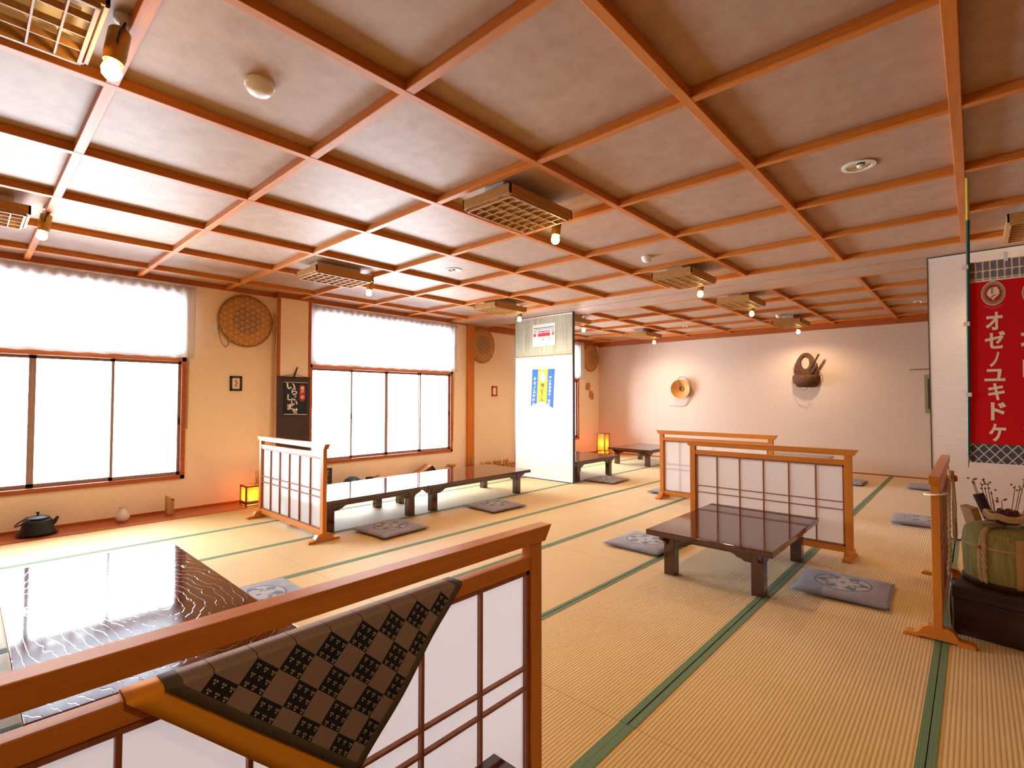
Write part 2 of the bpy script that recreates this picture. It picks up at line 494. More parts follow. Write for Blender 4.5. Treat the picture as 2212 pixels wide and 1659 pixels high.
# boxed pillar between the first two windows, with timber corner beads
struct(MB().box(0, .1, 2.745, 3.178, 0, ZC).build('wall_pillar', W['wall']))
struct(MB().box(.078, .106, 2.739, 2.776, .03, 2.575).build('trim_7', W['trimz'], bevel=.003))
struct(MB().box(.078, .106, 3.146, 3.184, .03, 2.575).build('trim_8', W['trimz'], bevel=.003))
struct(MB().box(0, .128, 2.725, 3.195, 2.575, ZC).build('trim_9', W['trimy']))
struct(MB().box(0, .05, 6.092, 6.25, .006, 2.6).build('trim_10', W['beamz'], bevel=.004))

def window(n, a, b):
    root = bpy.data.objects.new('window_%d' % n, None); COL.objects.link(root); struct(root)
    f = MB()
    for y0, y1, z0, z1 in ((a, b, Z0, Z0+.045), (a, b, ZM-.02, ZM+.03), (a, b, Z1-.04, Z1), (a, a+.045, Z0, Z1), (b-.045, b, Z0, Z1)):
        f.box(-.11, .022, y0, y1, z0, z1)
    f.build('window_frame', W['trimy'], root, bevel=.003)
    ya, yb = a+.045, b-.045; w = (yb-ya)/4
    for lo, hi in ((Z0+.045, ZM-.02), (ZM+.03, Z1-.04)):
        for k in range(4):
            off = -.028 if k in (0, 3) else -.068
            y0 = ya+k*w-(.012 if k in (1, 3) else -.0006*(k == 2)); y1 = ya+(k+1)*w+(.012 if k in (0, 2) else -.0006*(k == 1))
            st = .026; s = MB()
            for p in ((y0, y0+st, lo, hi), (y1-st, y1, lo, hi), (y0, y1, lo, lo+.035), (y0, y1, hi-.03, hi)):
                s.box(off-.022, off+.004, *p)
            so = s.build('sash', W['sash'], root)
            MB().box(off-.012, off-.008, y0+st, y1-st, lo+.035, hi-.03).build('pane', W['glass'], so)
    if n < 3:
        for k in (1, 3):
            yy = ya+k*w if k == 1 else yb-.012
            MB().box(-.026, -.018, yy-.008, yy+.008, .98, 1.06).build('finger_pull', W['black'], root)
    return root
for n, (a, b) in enumerate(WINS): window(n+1, a, b)

# ------------------------------------------------------------------ curtains
def curtain(a, b, label):
    t = thing('curtain', label, 'curtain', group=None)
    g = MB(); nu = int((b-a)*90); nz = 10; vs = []
    for i in range(nu+1):
        y = a+(b-a)*i/nu; ph = (y-a)*2*PI/.105
        for j in range(nz+1):
            q = j/nz; z = 2.553-q*.815
            amp = .016*(1-.45*q); x = .07+amp*math.sin(ph)+.004*math.sin(7*y+3*q)
            pleat = math.exp(-((q)/.09)**2)*.006*math.sin(ph*2)
            vs.append((x+pleat, y, z+.004*math.sin(ph*.5)))
    fs = [(i*(nz+1)+j, i*(nz+1)+j+1, (i+1)*(nz+1)+j+1, (i+1)*(nz+1)+j) for i in range(nu) for j in range(nz)]
    g.add(vs, fs); o = g.build('fabric', W['curtain'], t, smooth='all')
    so = o.modifiers.new('thick', 'SOLIDIFY'); so.thickness = .0015
    MB().box(.028, .05, a, b, 2.546, 2.566).build('rail', W['white'], t)
    return t
curtain(-.85, 1.815, 'white short curtain over the top of the big window at far left')
curtain(3.19, 5.822, 'white short curtain over the window beside the dark slat blind')
curtain(7.40, 9.705, 'white short curtain seen past the tall white partition panel')

# ------------------------------------------------------------------ sliding partition panels
def panel(name, x0, x1, y, label):
    t = thing(name, label, 'partition')
    MB().box(x0+.008, x1-.008, y-.022, y+.022, .06, 2.56).build('board', W['partition'], t)
    e = W['darksteel']
    MB().box(x0, x0+.008, y-.026, y+.026, .012, 2.6).build('edge', e, t)
    MB().box(x1-.008, x1, y-.026, y+.026, .012, 2.6).build('edge', e, t)
    MB().box(x0+.008, x1-.008, y-.024, y+.024, .014, .06).build('bottom_rail', W['white'], t)
    MB().box(x0+.008, x1-.008, y-.02, y+.02, .0018, .014).build('seal', W['black'], t)
    MB().box(x0+.008, x1-.008, y-.024, y+.024, 2.56, 2.59).build('top_rail', W['white'], t)
    MB().box(x0+.008, x1-.008, y-.02, y+.02, 2.59, ZB+.003).build('seal', W['black'], t)
    return t
panel('partition_panel', 1.04, 2.217, 6.265, 'tall white partition panel carrying the reed mat and the pennant')
panel('partition_panel', 6.372, 7.55, 6.135, 'pale partition panel at the right edge behind the red banner')
panel('partition_panel', 7.56, 8.74, 6.135, 'pale partition panel beyond the right edge of the photo')

# ------------------------------------------------------------------ low tables
def table(x0, x1, y0, y1, H, label, long_axis='y', top_mat=None):
    cx, cy = (x0+x1)/2, (y0+y1)/2
    t = thing('low_table', label, 'table', (cx, cy, 0), 0, 'dark lacquered low tables')
    hx, hy = (x1-x0)/2, (y1-y0)/2; tt = .038
    MB().box(-hx, hx, -hy, hy, H-tt, H).build('tabletop', top_mat or W['lac'+long_axis], t, bevel=.005, seg=3)
    ix, iy = .085, .115; L = .078
    if long_axis == 'x': ix, iy = iy, ix
    for sx in (-1, 1):
        for sy in (-1, 1):
            ax, ay = sx*(hx-ix), sy*(hy-iy)
            MB().box(min(ax, ax-sx*L), max(ax, ax-sx*L), min(ay, ay-sy*L), max(ay, ay-sy*L), .0005, H-tt-.001).build('leg', W['lacz'], t, bevel=.003)
    # aprons with stepped, rounded brackets at both ends
    def apron(half):
        d = .055; p = [(-half, 0), (half, 0), (half, -.10)]
        p += [(half-.13, -.10), (half-.145, -.088), (half-.165, -.085), (half-.18, -.07), (half-.2, -.056), (half-.225, -.05)]
        return p+[(-a, b) for a, b in p[:1:-1]][:-1] + [(-half, -.10)]
    z = H-tt
    a_lo = L+.0
    ey = hy-iy-L-.001; ex = hx-ix-L-.001
    def ap(half):
        p = [(half, 0), (half, -.085), (half-.045, -.082), (half-.06, -.07), (half-.085, -.066), (half-.105, -.05), (half-.13, -.042)]
        return p+[(-a, b) for a, b in p[::-1]]
    for sx in (-1, 1):
        xx = sx*(hx-ix-.018)
        MB().prism([(a, z+b) for a, b in ap(ey)], 'x', xx-.013, xx+.013).build('apron', W['lacy'], t)
    for sy in (-1, 1):
        yy = sy*(hy-iy-.018)
        MB().prism([(a, z+b) for a, b in ap(ex)], 'y', yy-.013, yy+.013).build('apron', W['lacx'], t)
    for sx in (-1, 1):       # short bracket outside each leg
        for sy in (-1, 1):
            xx = sx*(hx-ix-.018); y0_ = sy*(hy-iy+.001); y1_ = sy*(hy-.03)
            q = [(y0_, z), (y1_, z), (y1_, z-.03), (y0_+sy*.03, z-.05), (y0_, z-.075)]
            MB().prism(q, 'x', xx-.013, xx+.013).build('bracket', W['lacy'], t)
    return t
table(4.90, 5.748, 3.383, 4.635, .33, 'glossy brown low table standing before the reddish lattice screen')
table(1.335, 2.215, 2.262, 3.512, .315, 'low window table running behind the pale screen, nearer of the two pushed together')
table(1.335, 2.215, 3.522, 5.262, .315, 'long low table ending just before the tall white partition panel')
table(2.76, 4.635, .145, .968, .33, 'large shiny low table with wavy grain beside the draped cloth at lower left', 'x', W['top'])
table(1.36, 2.235, 6.32, 7.56, .325, 'low table just past the tall white partition panel near the floor lantern')
table(1.33, 2.23, 8.64, 9.88, .325, 'low table in the far left corner to the right of the floor lantern')
table(4.02, 4.92, 9.02, 9.92, .325, 'low table half hidden behind the two lattice screens by the far wall')
table(5.715, 6.56, -.27, .985, .33, 'dark low table whose corner shows at the bottom edge below the draped screen')

# ------------------------------------------------------------------ standing screens
def screen(loc, rz, width, label, front=-1, ow=None):
    # local x runs along the screen; the lattice sits on the side local y = front
    t = thing('standing_screen', label, 'screen', (loc[0], loc[1], 0), rz, 'low wooden shoji screens')
    h = width/2; zt = .868; d = .019
    wx, wz, wy = W['scrx'], W['scrz'], W['scry']
    for s in (-1, 1):
        MB().box(min(s*h, s*(h-.052)), max(s*h, s*(h-.052)), -d, d, .05, .82).build('post', wz, t, bevel=.002)
        prof = [(-.148, .0005), (-.146, .016), (-.135, .022), (-.10, .024), (-.082, .032), (-.072, .05), (-.06, .066), (-.042, .074), (.042, .074), (.06, .066), (.072, .05), (.082, .032), (.10, .024), (.135, .022), (.146, .016), (.148, .0005), (.09, .0005), (.07, .010), (-.07, .010), (-.09, .0005)]
        c = s*(h-.026)
        MB().prism(prof, 'x', c-.03, c+.03).build('foot', wy, t, bevel=.002)
    hr = h+.045
    MB().prism([(-hr-.0, .868), (hr, .868), (hr-.032, .8205), (-hr+.032, .8205)], 'y', -.024, .024).build('top_rail', wx, t, bevel=.002)
    MB().box(-h+.052, h-.052, -.017, .017, .742, .783).build('upper_rail', wx, t, bevel=.002)
    MB().box(-h+.052, h-.052, -.017, .017, .047, .094).build('bottom_rail', wx, t, bevel=.002)
    x0, x1, z0, z1 = -h+.053, h-.053, .095, .741
    fr = MB(); fw = .013
    for p in ((x0, x0+fw, z0, z1), (x1-fw, x1, z0, z1), (x0, x1, z0, z0+fw), (x0, x1, z1-fw, z1)):
        fr.box(p[0], p[1], -.012, .012, p[2], p[3])
    fr.build('panel_frame', W['mullion'], t)
    MB().box(x0+fw, x1-fw, -front*.003-.0006, -front*.003+.0006, z0+fw, z1-fw).build('paper_panel', W['shoji'], t)
    la = MB(); n = 6; sp = (x1-x0)/n
    f0, f1 = sorted((front*.0115, -front*.0023))
    for k in range(1, n): la.box(x0+k*sp-.0045, x0+k*sp+.0045, f0, f1, z0+fw, z1-fw)
    g0, g1 = sorted((front*.012, -front*.0023))
    for zz in (.445, .383): la.box(x0+fw, x1-fw, g0, g1, zz-.0035, zz+.0035)
    la.build('lattice', W['mullion'], t)
    return t
screen((5.637, .595), PI/2, 1.33, 'orange-brown paper screen across the lower left with a checked cloth draped on it', -1)
screen((1.668, 2.225), 0, 1.428, 'pale bleached paper screen standing at the near end of the window tables', -1)
screen((5.287, 4.826), 0, 1.322, 'paper screen with reddish lattice bars standing behind the glossy brown table', -1)
screen((4.334, 6.155), 0, 1.352, 'paper screen half hidden behind the reddish lattice screen, its lattice a faint shadow', 1)
screen((6.515, 4.16), PI/2, 1.33, 'paper screen seen end-on at the right beside the dark wooden chest', -1)

# ------------------------------------------------------------------ draped cloth on the near screen
cl = thing('draped_cloth', 'checked brown cloth with orange lining folded over the middle rail of the near screen', 'cloth', (0, 0, 0))
XC = 5.667
def cloth_sheet(tl, tr, tip, dx, name, mat, n=26, uvscale=1.0, drop=0):
    # triangle tl-tr along the rail, tip hanging; wraps over the rail at the top
    tl, tr, tip = (Vector(p) for p in (tl, tr, tip)); g = MB(); vs = []; uv = []
    for i in range(n+1):
        for j in range(n+1-i):
            a, b = i/n, j/n; c = 1-a-b
            p = tl*c+tr*a+tip*b        # (y, z)
            wob = .004*math.sin(p[0]*21+p[1]*9)*min(1, b*3)
            vs.append((XC+dx+wob, p[0], p[1])); uv.append((1-a-b, a))
    idx = {}; k = 0
    for i in range(n+1):
        for j in range(n+1-i): idx[(i, j)] = k; k += 1
    fs = []
    for i in range(n):
        for j in range(n-i):
            fs.append((idx[(i, j)], idx[(i+1, j)], idx[(i, j+1)]))
            if j < n-i-1: fs.append((idx[(i+1, j)], idx[(i+1, j+1)], idx[(i, j+1)]))
    # fold over the rail and a strip down behind
    base = len(vs); m = 6
    strip = [(XC+dx, .783), (XC+dx-.006, .7885), (5.637, .7885-.0005), (5.616, .7870), (5.6115, .782), (5.6105, .60)]
    for i in range(n+1):
        y = tl[0]+(tr[0]-tl[0])*i/n
        q = i/n
        for (x, z) in strip:
            zz = z if z > .7 else .783-.17*(1-abs(2*q-1))-.012
            vs.append((x, y, zz+dx*.4)); uv.append((1-q, q))
    for i in range(n):
        for s in range(len(strip)-1):
            a = base+i*len(strip)+s; fs.append((a, a+len(strip), a+len(strip)+1, a+1))
        fs.append((idx[(i, 0)], base+i*len(strip), base+(i+1)*len(strip), idx[(i+1, 0)]))
    g.add(vs, fs); o = g.build(name, mat, cl, smooth='all')
    L = o.data.uv_layers.new(name='UVMap')
    for lp in o.data.loops: L.data[lp.index].uv = uv[lp.vertex_index]
    so = o.modifiers.new('thick', 'SOLIDIFY'); so.thickness = .0016; so.offset = 0
    return o
cloth_sheet((.244, .783), (.909, .783), (.607, .452), .004, 'checked_face', W['check'])
cloth_sheet((.192, .783), (.880, .783), (.548, .440), .0, 'orange_lining', W['orange'])

# ------------------------------------------------------------------ floor cushions
def cushion_proto(label):
    n = 28; S = .262; vs = []; fs = []
    for i in range(n+1):
        for j in range(n+1):
            u, v = 2*i/n-1, 2*j/n-1
            e = max(0, 1-abs(u)**5)**.5*max(0, 1-abs(v)**5)**.5
            k = 1+.02*(abs(u)*abs(v))**2-.012*((1-v*v)*abs(u)**4+(1-u*u)*abs(v)**4)
            vs.append((u*S*k, v*S*k*1.03, .018+.024*e+.004*(1-u*u)*(1-v*v)+.0012*math.sin(9*u+4*v)*e))
    for i in range(n):
        for j in range(n):
            a = i*(n+1)+j; fs.append((a, a+n+1, a+n+2, a+1))
    o = len(vs)
    for i in range(n+1):
        for j in range(n+1):
            u, v = 2*i/n-1, 2*j/n-1; e = max(0, 1-abs(u)**5)**.5*max(0, 1-abs(v)**5)**.5
            x, y, z = vs[i*(n+1)+j]; vs.append((x, y, .018-.0165*e))
    for i in range(n):
        for j in range(n):
            a = o+i*(n+1)+j; fs.append((a, a+1, a+n+2, a+n+1))
    for k in range(n):       # close the seam all round
        for a, b in (((k, 0), (k+1, 0)), ((k+1, n), (k, n)), ((0, k+1), (0, k)), ((n, k), (n, k+1))):
            p, q = a[0]*(n+1)+a[1], b[0]*(n+1)+b[1]; fs.append((p, p+o, q+o, q))
    ob = MB().add(vs, fs).build('floor_cushion', W['cushion'], None, smooth='all')
    bm = bmesh.new(); bm.from_mesh(ob.data); bmesh.ops.remove_doubles(bm, verts=bm.verts, dist=1e-5); bmesh.ops.recalc_face_normals(bm, faces=bm.faces); bm.to_mesh(ob.data); bm.free()
    return tag(ob, label, 'cushion', 'grey floor cushions with a round crest')
CU = [(6.005, 4.018, .04, 'grey crested floor cushion to the right of the glossy brown table'),
      (4.53, 4.08, -.03, 'grey crested floor cushion tucked under the left side of the glossy brown table'),
      (2.475, 2.855, .06, 'grey crested floor cushion nearest the pale screen by the window tables'),
      (2.487, 4.287, -.03, 'grey crested floor cushion beside the long table that ends at the white partition'),
      (2.43, 6.83, .06, 'grey crested floor cushion just past the tall white partition panel'),
      (3.352, 1.292, .0, 'blue-printed floor cushion beside the wavy-grained table behind the near screen'),
      (6.27, 6.72, .05, 'grey floor cushion cut off by the right partition panel, nearer of two'),
      (6.21, 9.33, .0, 'grey floor cushion cut off by the right partition panel, by the far wall'),
      (5.19, 9.15, .0, 'grey floor cushion showing past the right post of the reddish lattice screen'),
      (3.63, 6.60, .0, 'bluish floor cushion peeking out at the left foot of the half hidden screen')]
c0 = cushion_proto(CU[0][3])
for k, (x, y, rz, lab) in enumerate(CU):
    o = c0 if k == 0 else c0.copy()
    if k: COL.objects.link(o)
    o.location = (x, y, .0022); o.rotation_euler = (0, 0, rz); o['label'] = lab

# ------------------------------------------------------------------ ceiling lamps with wooden lattice, and bulb spotlights
def lattice_lamp(loc, label):
    t = thing('lattice_lamp', label, 'ceiling lamp', loc, 0, 'wooden lattice ceiling lamps')
    hx, hy = .213, .315
    z0, z1 = -.030, .062                 # box above the lattice, local z = 0 at 2.51
    f = MB(); th = .014
    for p in ((-hx, -hx+th, -hy, hy), (hx-th, hx, -hy, hy), (-hx, hx, -hy, -hy+th), (-hx, hx, hy-th, hy)): f.box(*p, .0, z1)
    f.build('box_frame', W['lampy'], t, bevel=.002)
    MB().box(-hx+th, hx-th, -hy+th, hy-th, z1-.012, z1-.006).build('reflector_plate', W['paper'], t)
    l = MB(); b = .006; ix, iy = hx-.012, hy-.022
    for p in ((-ix, -ix+.012, -iy, iy), (ix-.012, ix, -iy, iy), (-ix, ix, -iy, -iy+.012), (-ix, ix, iy-.012, iy)): l.box(*p, -.014, .0)
    for k in range(1, 4):
        x = -ix+2*ix*k/4; l.box(x-b/2, x+b/2, -iy, iy, -.012, .012)
    for k in range(1, 8):
        y = -iy+2*iy*k/8; l.box(-ix, ix, y-b/2, y+b/2, -.0125, .0115)
    l.build('lattice', W['lampx'], t)
    MB().box(-.085, .085, -.24, .24, z1, ZC-2.51-.0005).build('mount', W['white'], t, bevel=.003)
    MB().tube([(-.07, -.26, .03), (-.07, .26, .03)], .013, 10).build('tube', W['paper'], t)
    MB().tube([(.07, -.26, .03), (.07, .26, .03)], .013, 10).build('tube', W['paper'], t)
    return t
def spotlight(loc, label):
    t = thing('bulb_spotlight', label, 'spotlight', loc, 0, 'small brass spotlights at the lamp ends')
    # local origin: centre of the bulb
    zt = ZC-loc[2]
    MB().lathe([(0, zt-.0005), (.03, zt-.0005), (.03, zt-.02), (.012, zt-.03), (.008, zt-.055), (0, zt-.055)], 16, (0, .03, 0)).build('mount', W['white'], t, smooth=True)
    M = Euler((math.radians(-8), 0, 0)).to_matrix()
    MB().lathe([(.0, .155), (.030, .155), (.034, .148), (.034, .055), (.031, .040), (.031, .03), (.028, .03), (.028, .05), (.0, .05)], 20, (0, 0, 0), M=M).build('housing', W['gold'], t, smooth=True)
    MB().tube([(.0, .03, zt-.055), (.035, .03, .17), (.045, .012, .12), (.036, .008, .09)], .0035, 6).build('cord', W['black'], t, smooth=True)
    MB().lathe([(0, -.034), (.016, -.031), (.027, -.02), (.031, -.002), (.027, .016), (.018, .028), (.013, .046), (0, .046)], 16, (0, 0, 0), M=M).build('bulb', W['bulb'], t, smooth=True)
    return t
LAMPS = [(4.44, .326, 'at the top left corner, nearest the camera'), (4.44, 2.89, 'over the middle of the nearer room'),
         (1.80, 2.99, 'near the windows, above the pale screen'), (1.80, .36, 'at the left edge above the big window'),
         (1.80, 5.47, 'in front of the tall white partition panel'), (4.455, 5.49, 'beside the rail groove, above the lattice screens'),
         (4.45, 7.25, 'just beyond the rail groove, between two others'), (4.45, 9.72, 'closest to the far wall above the wicker basket'),
         (1.84, 7.05, 'half hidden by the tall white partition panel'), (1.86, 9.55, 'closest to the far wall above the floor lantern corner'),
         (7.085, 5.62, 'cut off by the right edge above the red banner'),
         (7.085, .36, 'added unseen behind the camera for fill light')]  # unseen lamp, added to give the right foreground warm fill
l0 = s0 = None
SPOTW = [9, 9, 8, 8, 10, 9, 9, 10, 9, 9, 4, 7]
for k, (x, y, where) in enumerate(LAMPS):
    la, sa = 'wooden lattice ceiling lamp '+where, 'brass bulb spotlight of the lamp '+where
    lp, sp = (x+(.035 if k == 0 else 0), y-(.345 if k == 0 else .375), 2.51), (x+.012, y+.012, 2.432)
    if l0 is None: l0 = lattice_lamp(lp, la); s0 = spotlight(sp, sa)
    else: dup(l0, lp, 0, la); dup(s0, sp, 0, sa)
    d = bpy.data.lights.new('bulb_light', 'SPOT'); d.energy = 45*SPOTW[k]/9; d.color = (1, .74, .46)
    d.spot_size = math.radians(168); d.spot_blend = .6; d.shadow_soft_size = .03
    o = bpy.data.objects.new('bulb_light', d); COL.objects.link(o); o.location = (x+.012, y+.012, 2.39)

# small round ceiling fittings
def detector(loc, r, label):
    t = thing('smoke_detector', label, 'smoke detector', loc, 0, 'round smoke detectors')
    MB().lathe([(0, 0), (r, 0), (r, -.012), (r*.97, -.018), (r*.9, -.018)], 28).build('base', W['white'], t, smooth=True)
    MB().lathe([(r*.9, -.016), (r*.88, -.03), (r*.7, -.045), (r*.35, -.052), (0, -.053)], 28).build('cover', W['white'], t, smooth=True)
detector((4.417, .85, ZC-.0005), .062, 'beige round smoke detector on the ceiling near the top left')
detector((4.378, 4.437, ZC-.0005), .05, 'white round smoke detector on the ceiling beyond the middle lattice lamp')
detector((4.36, 8.96, ZC-.0005), .05, 'small white smoke detector on the ceiling of the farther room')
def downlight(loc, label):
    t = thing('downlight', label, 'downlight', loc, 0, 'unlit recessed downlights')
    MB().lathe([(.062, .0), (.085, 0), (.086, -.006), (.064, -.007), (.060, -.002)], 32).build('trim_ring', W['white'], t, smooth=True)
    MB().lathe([(.061, -.004), (.052, -.0025), (.0, -.0015)], 32).build('reflector', W['mirror'], t, smooth=True)
    MB().lathe([(0, -.022), (.018, -.018), (.022, -.006), (.0, -.003)], 16, (.012, -.01, 0)).build('lens', W['white'], t, smooth=True)
downlight((6.205, 3.527, ZC-.0008), 'round recessed downlight in the ceiling at upper right')
downlight((2.63, 3.51, ZC-.0008), 'round recessed downlight in the ceiling toward the windows')
downlight((2.72, 9.2, ZC-.0008), 'round recessed downlight in the far ceiling left of the wicker basket')
downlight((6.15, 9.06, ZC-.0008), 'round recessed downlight in the far ceiling cut off by the right partition')

# ------------------------------------------------------------------ on the window wall
def wall_basket(y, z, r, label):
    t = thing('winnowing_basket', label, 'basket', (0, y, z), 0, 'round woven baskets on the window wall')
    M = Matrix(((0, 0, 1), (1, 0, 0), (0, 1, 0)))      # lathe axis z -> x
    MB().lathe([(0, .075), (r*.45, .074), (r*.72, .066), (r*.9, .05), (r*.97, .03), (r*.95, .012), (r*.8, .02), (0, .028)], 48, M=M).build('tray', W['weave'], t, smooth='all')
    g = MB(); pts = [(.022+.004*math.sin(k*1.9), r*.975*math.cos(2*PI*k/60), r*.975*math.sin(2*PI*k/60)) for k in range(60)]
    g.tube(pts, .014, 8, closed=True); g.build('rim', W['strawdark'], t, smooth='all')
    return t
wall_basket(2.384, 2.235, .318, 'big round woven basket high on the wall left of the pillar')
wall_basket(6.455, 2.258, .325, 'round woven basket high on the wall right of the brown post')
wall_basket(10.02, 2.245, .325, 'round woven basket in the far corner above the floor lantern')
def cord(name, label, pts, r, mat, twist=True, cat='rope'):
    g = MB(); P = [Vector(p) for p in pts]
    dense = []
    for i in range(len(P)-1):
        n = max(2, int((P[i+1]-P[i]).length/.006))
        dense += [P[i].lerp(P[i+1], k/n) for k in range(n)]
    dense.append(P[-1])
    if twist:
        for s in (0, PI):
            g.tube([p+Vector((.45*r*math.cos(k*.55+s), .45*r*math.sin(k*.55+s), 0)) for k, p in enumerate(dense)], r*.62, 6)
    else: g.tube(dense, r, 6)
    return tag(g.build(name, mat, smooth='all'), label, cat)
cord('hanging_rope', 'hemp rope hanging down the wall behind the big round basket', [(.03, 2.722, 2.36), (.034, 2.722, 2.15), (.042, 2.72, 1.6), (.045, 2.718, 1.0), (.045, 2.714, .70)], .012, W['rope'])
cord('twisted_rope', 'white twisted cord hanging at the right side of the big window', [(.0095, 1.775, 1.74), (.0095, 1.773, 1.3), (.0095, 1.770, .93)], .008, W['rope'], cat='rope')
cord('twisted_rope', 'white twisted cord hanging at the right side of the second window', [(.0075, 5.80, 1.73), (.0075, 5.795, 1.2), (.0075, 5.785, .62), (.0075, 5.779, .54)], .006, W['rope'], cat='rope')
cord('wire_loop', 'thin dark wire loop hanging below the big round basket', [(.0035, 2.07, 2.17), (.0035, 2.088, 2.075), (.0035, 2.105, 1.98), (.0035, 2.125, 1.935), (.0035, 2.165, 1.896), (.0035, 2.194, 1.93), (.0035, 2.185, 1.975)], .003, W['wire'], False, cat='wire')
t = thing('wall_switch', 'small white switch plate on the wall at the left of the big round basket', 'switch', (0, 2.054, 2.13))
MB().box(.0005, .012, -.018, .018, -.055, .055).build('plate', W['white'], t, bevel=.002)
MB().box(.012, .016, -.008, .008, -.02, .02).build('rocker', W['white'], t)
def picture(y0, y1, z0, z1, fm, fw, label):
    t = thing('picture_frame', label, 'picture', (0, (y0+y1)/2, (z0+z1)/2)); a, b = (y1-y0)/2, (z1-z0)/2
    f = MB()
    for p in ((-a, -a+fw, -b, b), (a-fw, a, -b, b), (-a, a, -b, -b+fw), (-a, a, b-fw, b)): f.box(.001, .018, *p)
    f.build('frame', fm, t)
    MB().box(.002, .008, -a+fw, a-fw, -b+fw, b-fw).build('print', W['offwhite'], t)
    return t
t = picture(2.218, 2.352, 1.371, 1.549, W['black'], .022, 'small black framed picture on the wall below the big round basket')
g = MB()
for (cy, cz, w, h) in ((0, -.025, .03, .03), (.008, .005, .026, .034), (-.004, .03, .02, .03), (.012, .042, .012, .016)):
    g.lathe([(0, .0105), (.7, .0102), (1, .0084)], 12, (0, cy, cz), M=Matrix(((0, 0, 1), (w/2, 0, 0), (0, h/2, 0))))
g.build('painted_figure', W['gourd'], t)
picture(6.735, 6.875, 1.325, 1.513, W['picred'], .026, 'small red framed picture on the wall below the round basket by the brown post')
t = thing('wood_slice_hanging', 'pair of cut wood slices hanging on the wall below the corner basket', 'wall hanging', (0, 9.98, 1.5))
def slab(y, z, pts, name):
    MB().prism([(y+a, z+b) for a, b in pts], 'x', .004, .024).build(name, W['gourd'], t, bevel=.003)
slab(-.055, .07, [(-.10, -.06), (-.06, .075), (.06, .085), (.09, .02), (.06, -.085), (-.04, -.09)], 'slice')
slab(.08, -.14, [(-.06, .12), (.02, .10), (.095, .02), (.085, -.10), (.0, -.09), (-.09, -.03)], 'slice')

# dark slat blind on the pillar, with a navy shop curtain sign in front
t = thing('slat_blind', 'dark brown slat blind hanging on the pillar between the windows', 'blind', (0, 0, 0))
MB().box(.108, .114, 2.738, 3.168, .53, 1.545).build('slats', W['blind'], t)
MB().tube([(.116, 2.733, 1.552), (.116, 3.172, 1.548)], .011, 8).build('top_bar', W['darkwood'], t, smooth=True)
g = MB(); g.tube([(.122, 2.755, 1.555), (.124, 2.95, 1.592), (.122, 3.15, 1.552)], .003, 6); g.build('string', W['wire'], t)
MB().tube([(.118, 2.95, 1.55), (.121, 2.962, 1.60), (.124, 2.992, 1.69)], [.012, .013, .009], 8).build('hook', W['darkwood'], t, smooth=True)
t = thing('shop_sign', 'navy cloth sign with white brush letters hung on the dark slat blind', 'sign', (0, 0, 0))
def onx(X):
    return lambda u, v, lift: (X, u, v)
ya, yb, za, zb = 2.824, 3.130, 1.068, 1.49
g = MB(); n = 16; vs = []
for i in range(n+1):
    for j in range(2):
        y = ya+(yb-ya)*i/n; vs.append((.1215+.0015*math.sin(i*.8), y, zb-.004*i/n if j == 0 else za-.012*math.sin(PI*i/n)))
g.add(vs, [(2*i, 2*i+1, 2*i+3, 2*i+2) for i in range(n)]); o = g.build('cloth', W['navy'], t, smooth='all')
so = o.modifiers.new('thick', 'SOLIDIFY'); so.thickness = .003
MB().tube([(.1265, ya-.006, 1.487), (.1265, yb+.006, 1.483)], .006, 8).build('bar', W['steel'], t)
MB().tube([(.1265, ya-.006, 1.074), (.1265, yb-.006, 1.064)], .006, 8).build('bar', W['steel'], t)
g = MB(); XL = .1262
for ch, y0, z0, y1, z1 in (('い', 2.852, 1.477, 2.965, 1.398), ('ら', 2.915, 1.412, 2.990, 1.326), ('っ', 2.945, 1.318, 2.980, 1.290),
                           ('し', 2.864, 1.330, 2.940, 1.252), ('ゃ', 2.935, 1.275, 2.972, 1.245), ('い', 2.913, 1.250, 2.998, 1.186),
                           ('ま', 2.865, 1.210, 2.934, 1.130), ('せ', 2.925, 1.152, 3.004, 1.083)):
    letters(g, ch, (y0+y1)/2, (z0+z1)/2, y1-y0, z0-z1, onx(XL), .03)
g.build('lettering', W['offwhite'], t)
g = MB(); zc, hh, ww = 1.348, .108, .041
pl = [(3.060+ww*math.copysign(abs(math.cos(a))**.5, math.cos(a)), zc+hh*math.copysign(abs(math.sin(a))**.7, math.sin(a))) for a in [2*PI*k/32 for k in range(32)]]
g.prism(pl, 'x', .1258, .1268); g.build('red_label', W['redlab'], t)
g = MB()
for k, ch in enumerate('営業中'): letters(g, ch, 3.060, zc+.062-.06*k, .048, .052, onx(.1275), .03)
g.build('label_lettering', W['offwhite'], t)

# ------------------------------------------------------------------ on the tall white partition panel (front face y = 6.243)
t = thing('reed_mat', 'grey reed mat hung across the top of the tall white partition panel', 'mat', (0, 0, 0))
g = MB(); vs = []; n = 20
for i in range(n+1):
    x = 1.062+(2.212-1.062)*i/n
    for z in (2.556, 1.965+.004*math.sin(i)): vs.append((x, 6.2365+.0015*math.sin(i*1.3), z))
g.add(vs, [(2*i, 2*i+1, 2*i+3, 2*i+2) for i in range(n)]); o = g.build('reeds', W['reed'], t)
so = o.modifiers.new('thick', 'SOLIDIFY'); so.thickness = .004
MB().tube([(1.05, 6.232, 1.958), (2.226, 6.232, 1.956)], .008, 8).build('bottom_stick', W['bamboo'], t)
t = thing('poster', 'white poster with a red and blue gate drawing on the grey reed mat', 'poster', (0, 0, 0))
MB().box(1.436, 1.887, 6.2285, 6.2305, 2.110, 2.462).build('sheet', W['paper'], t)
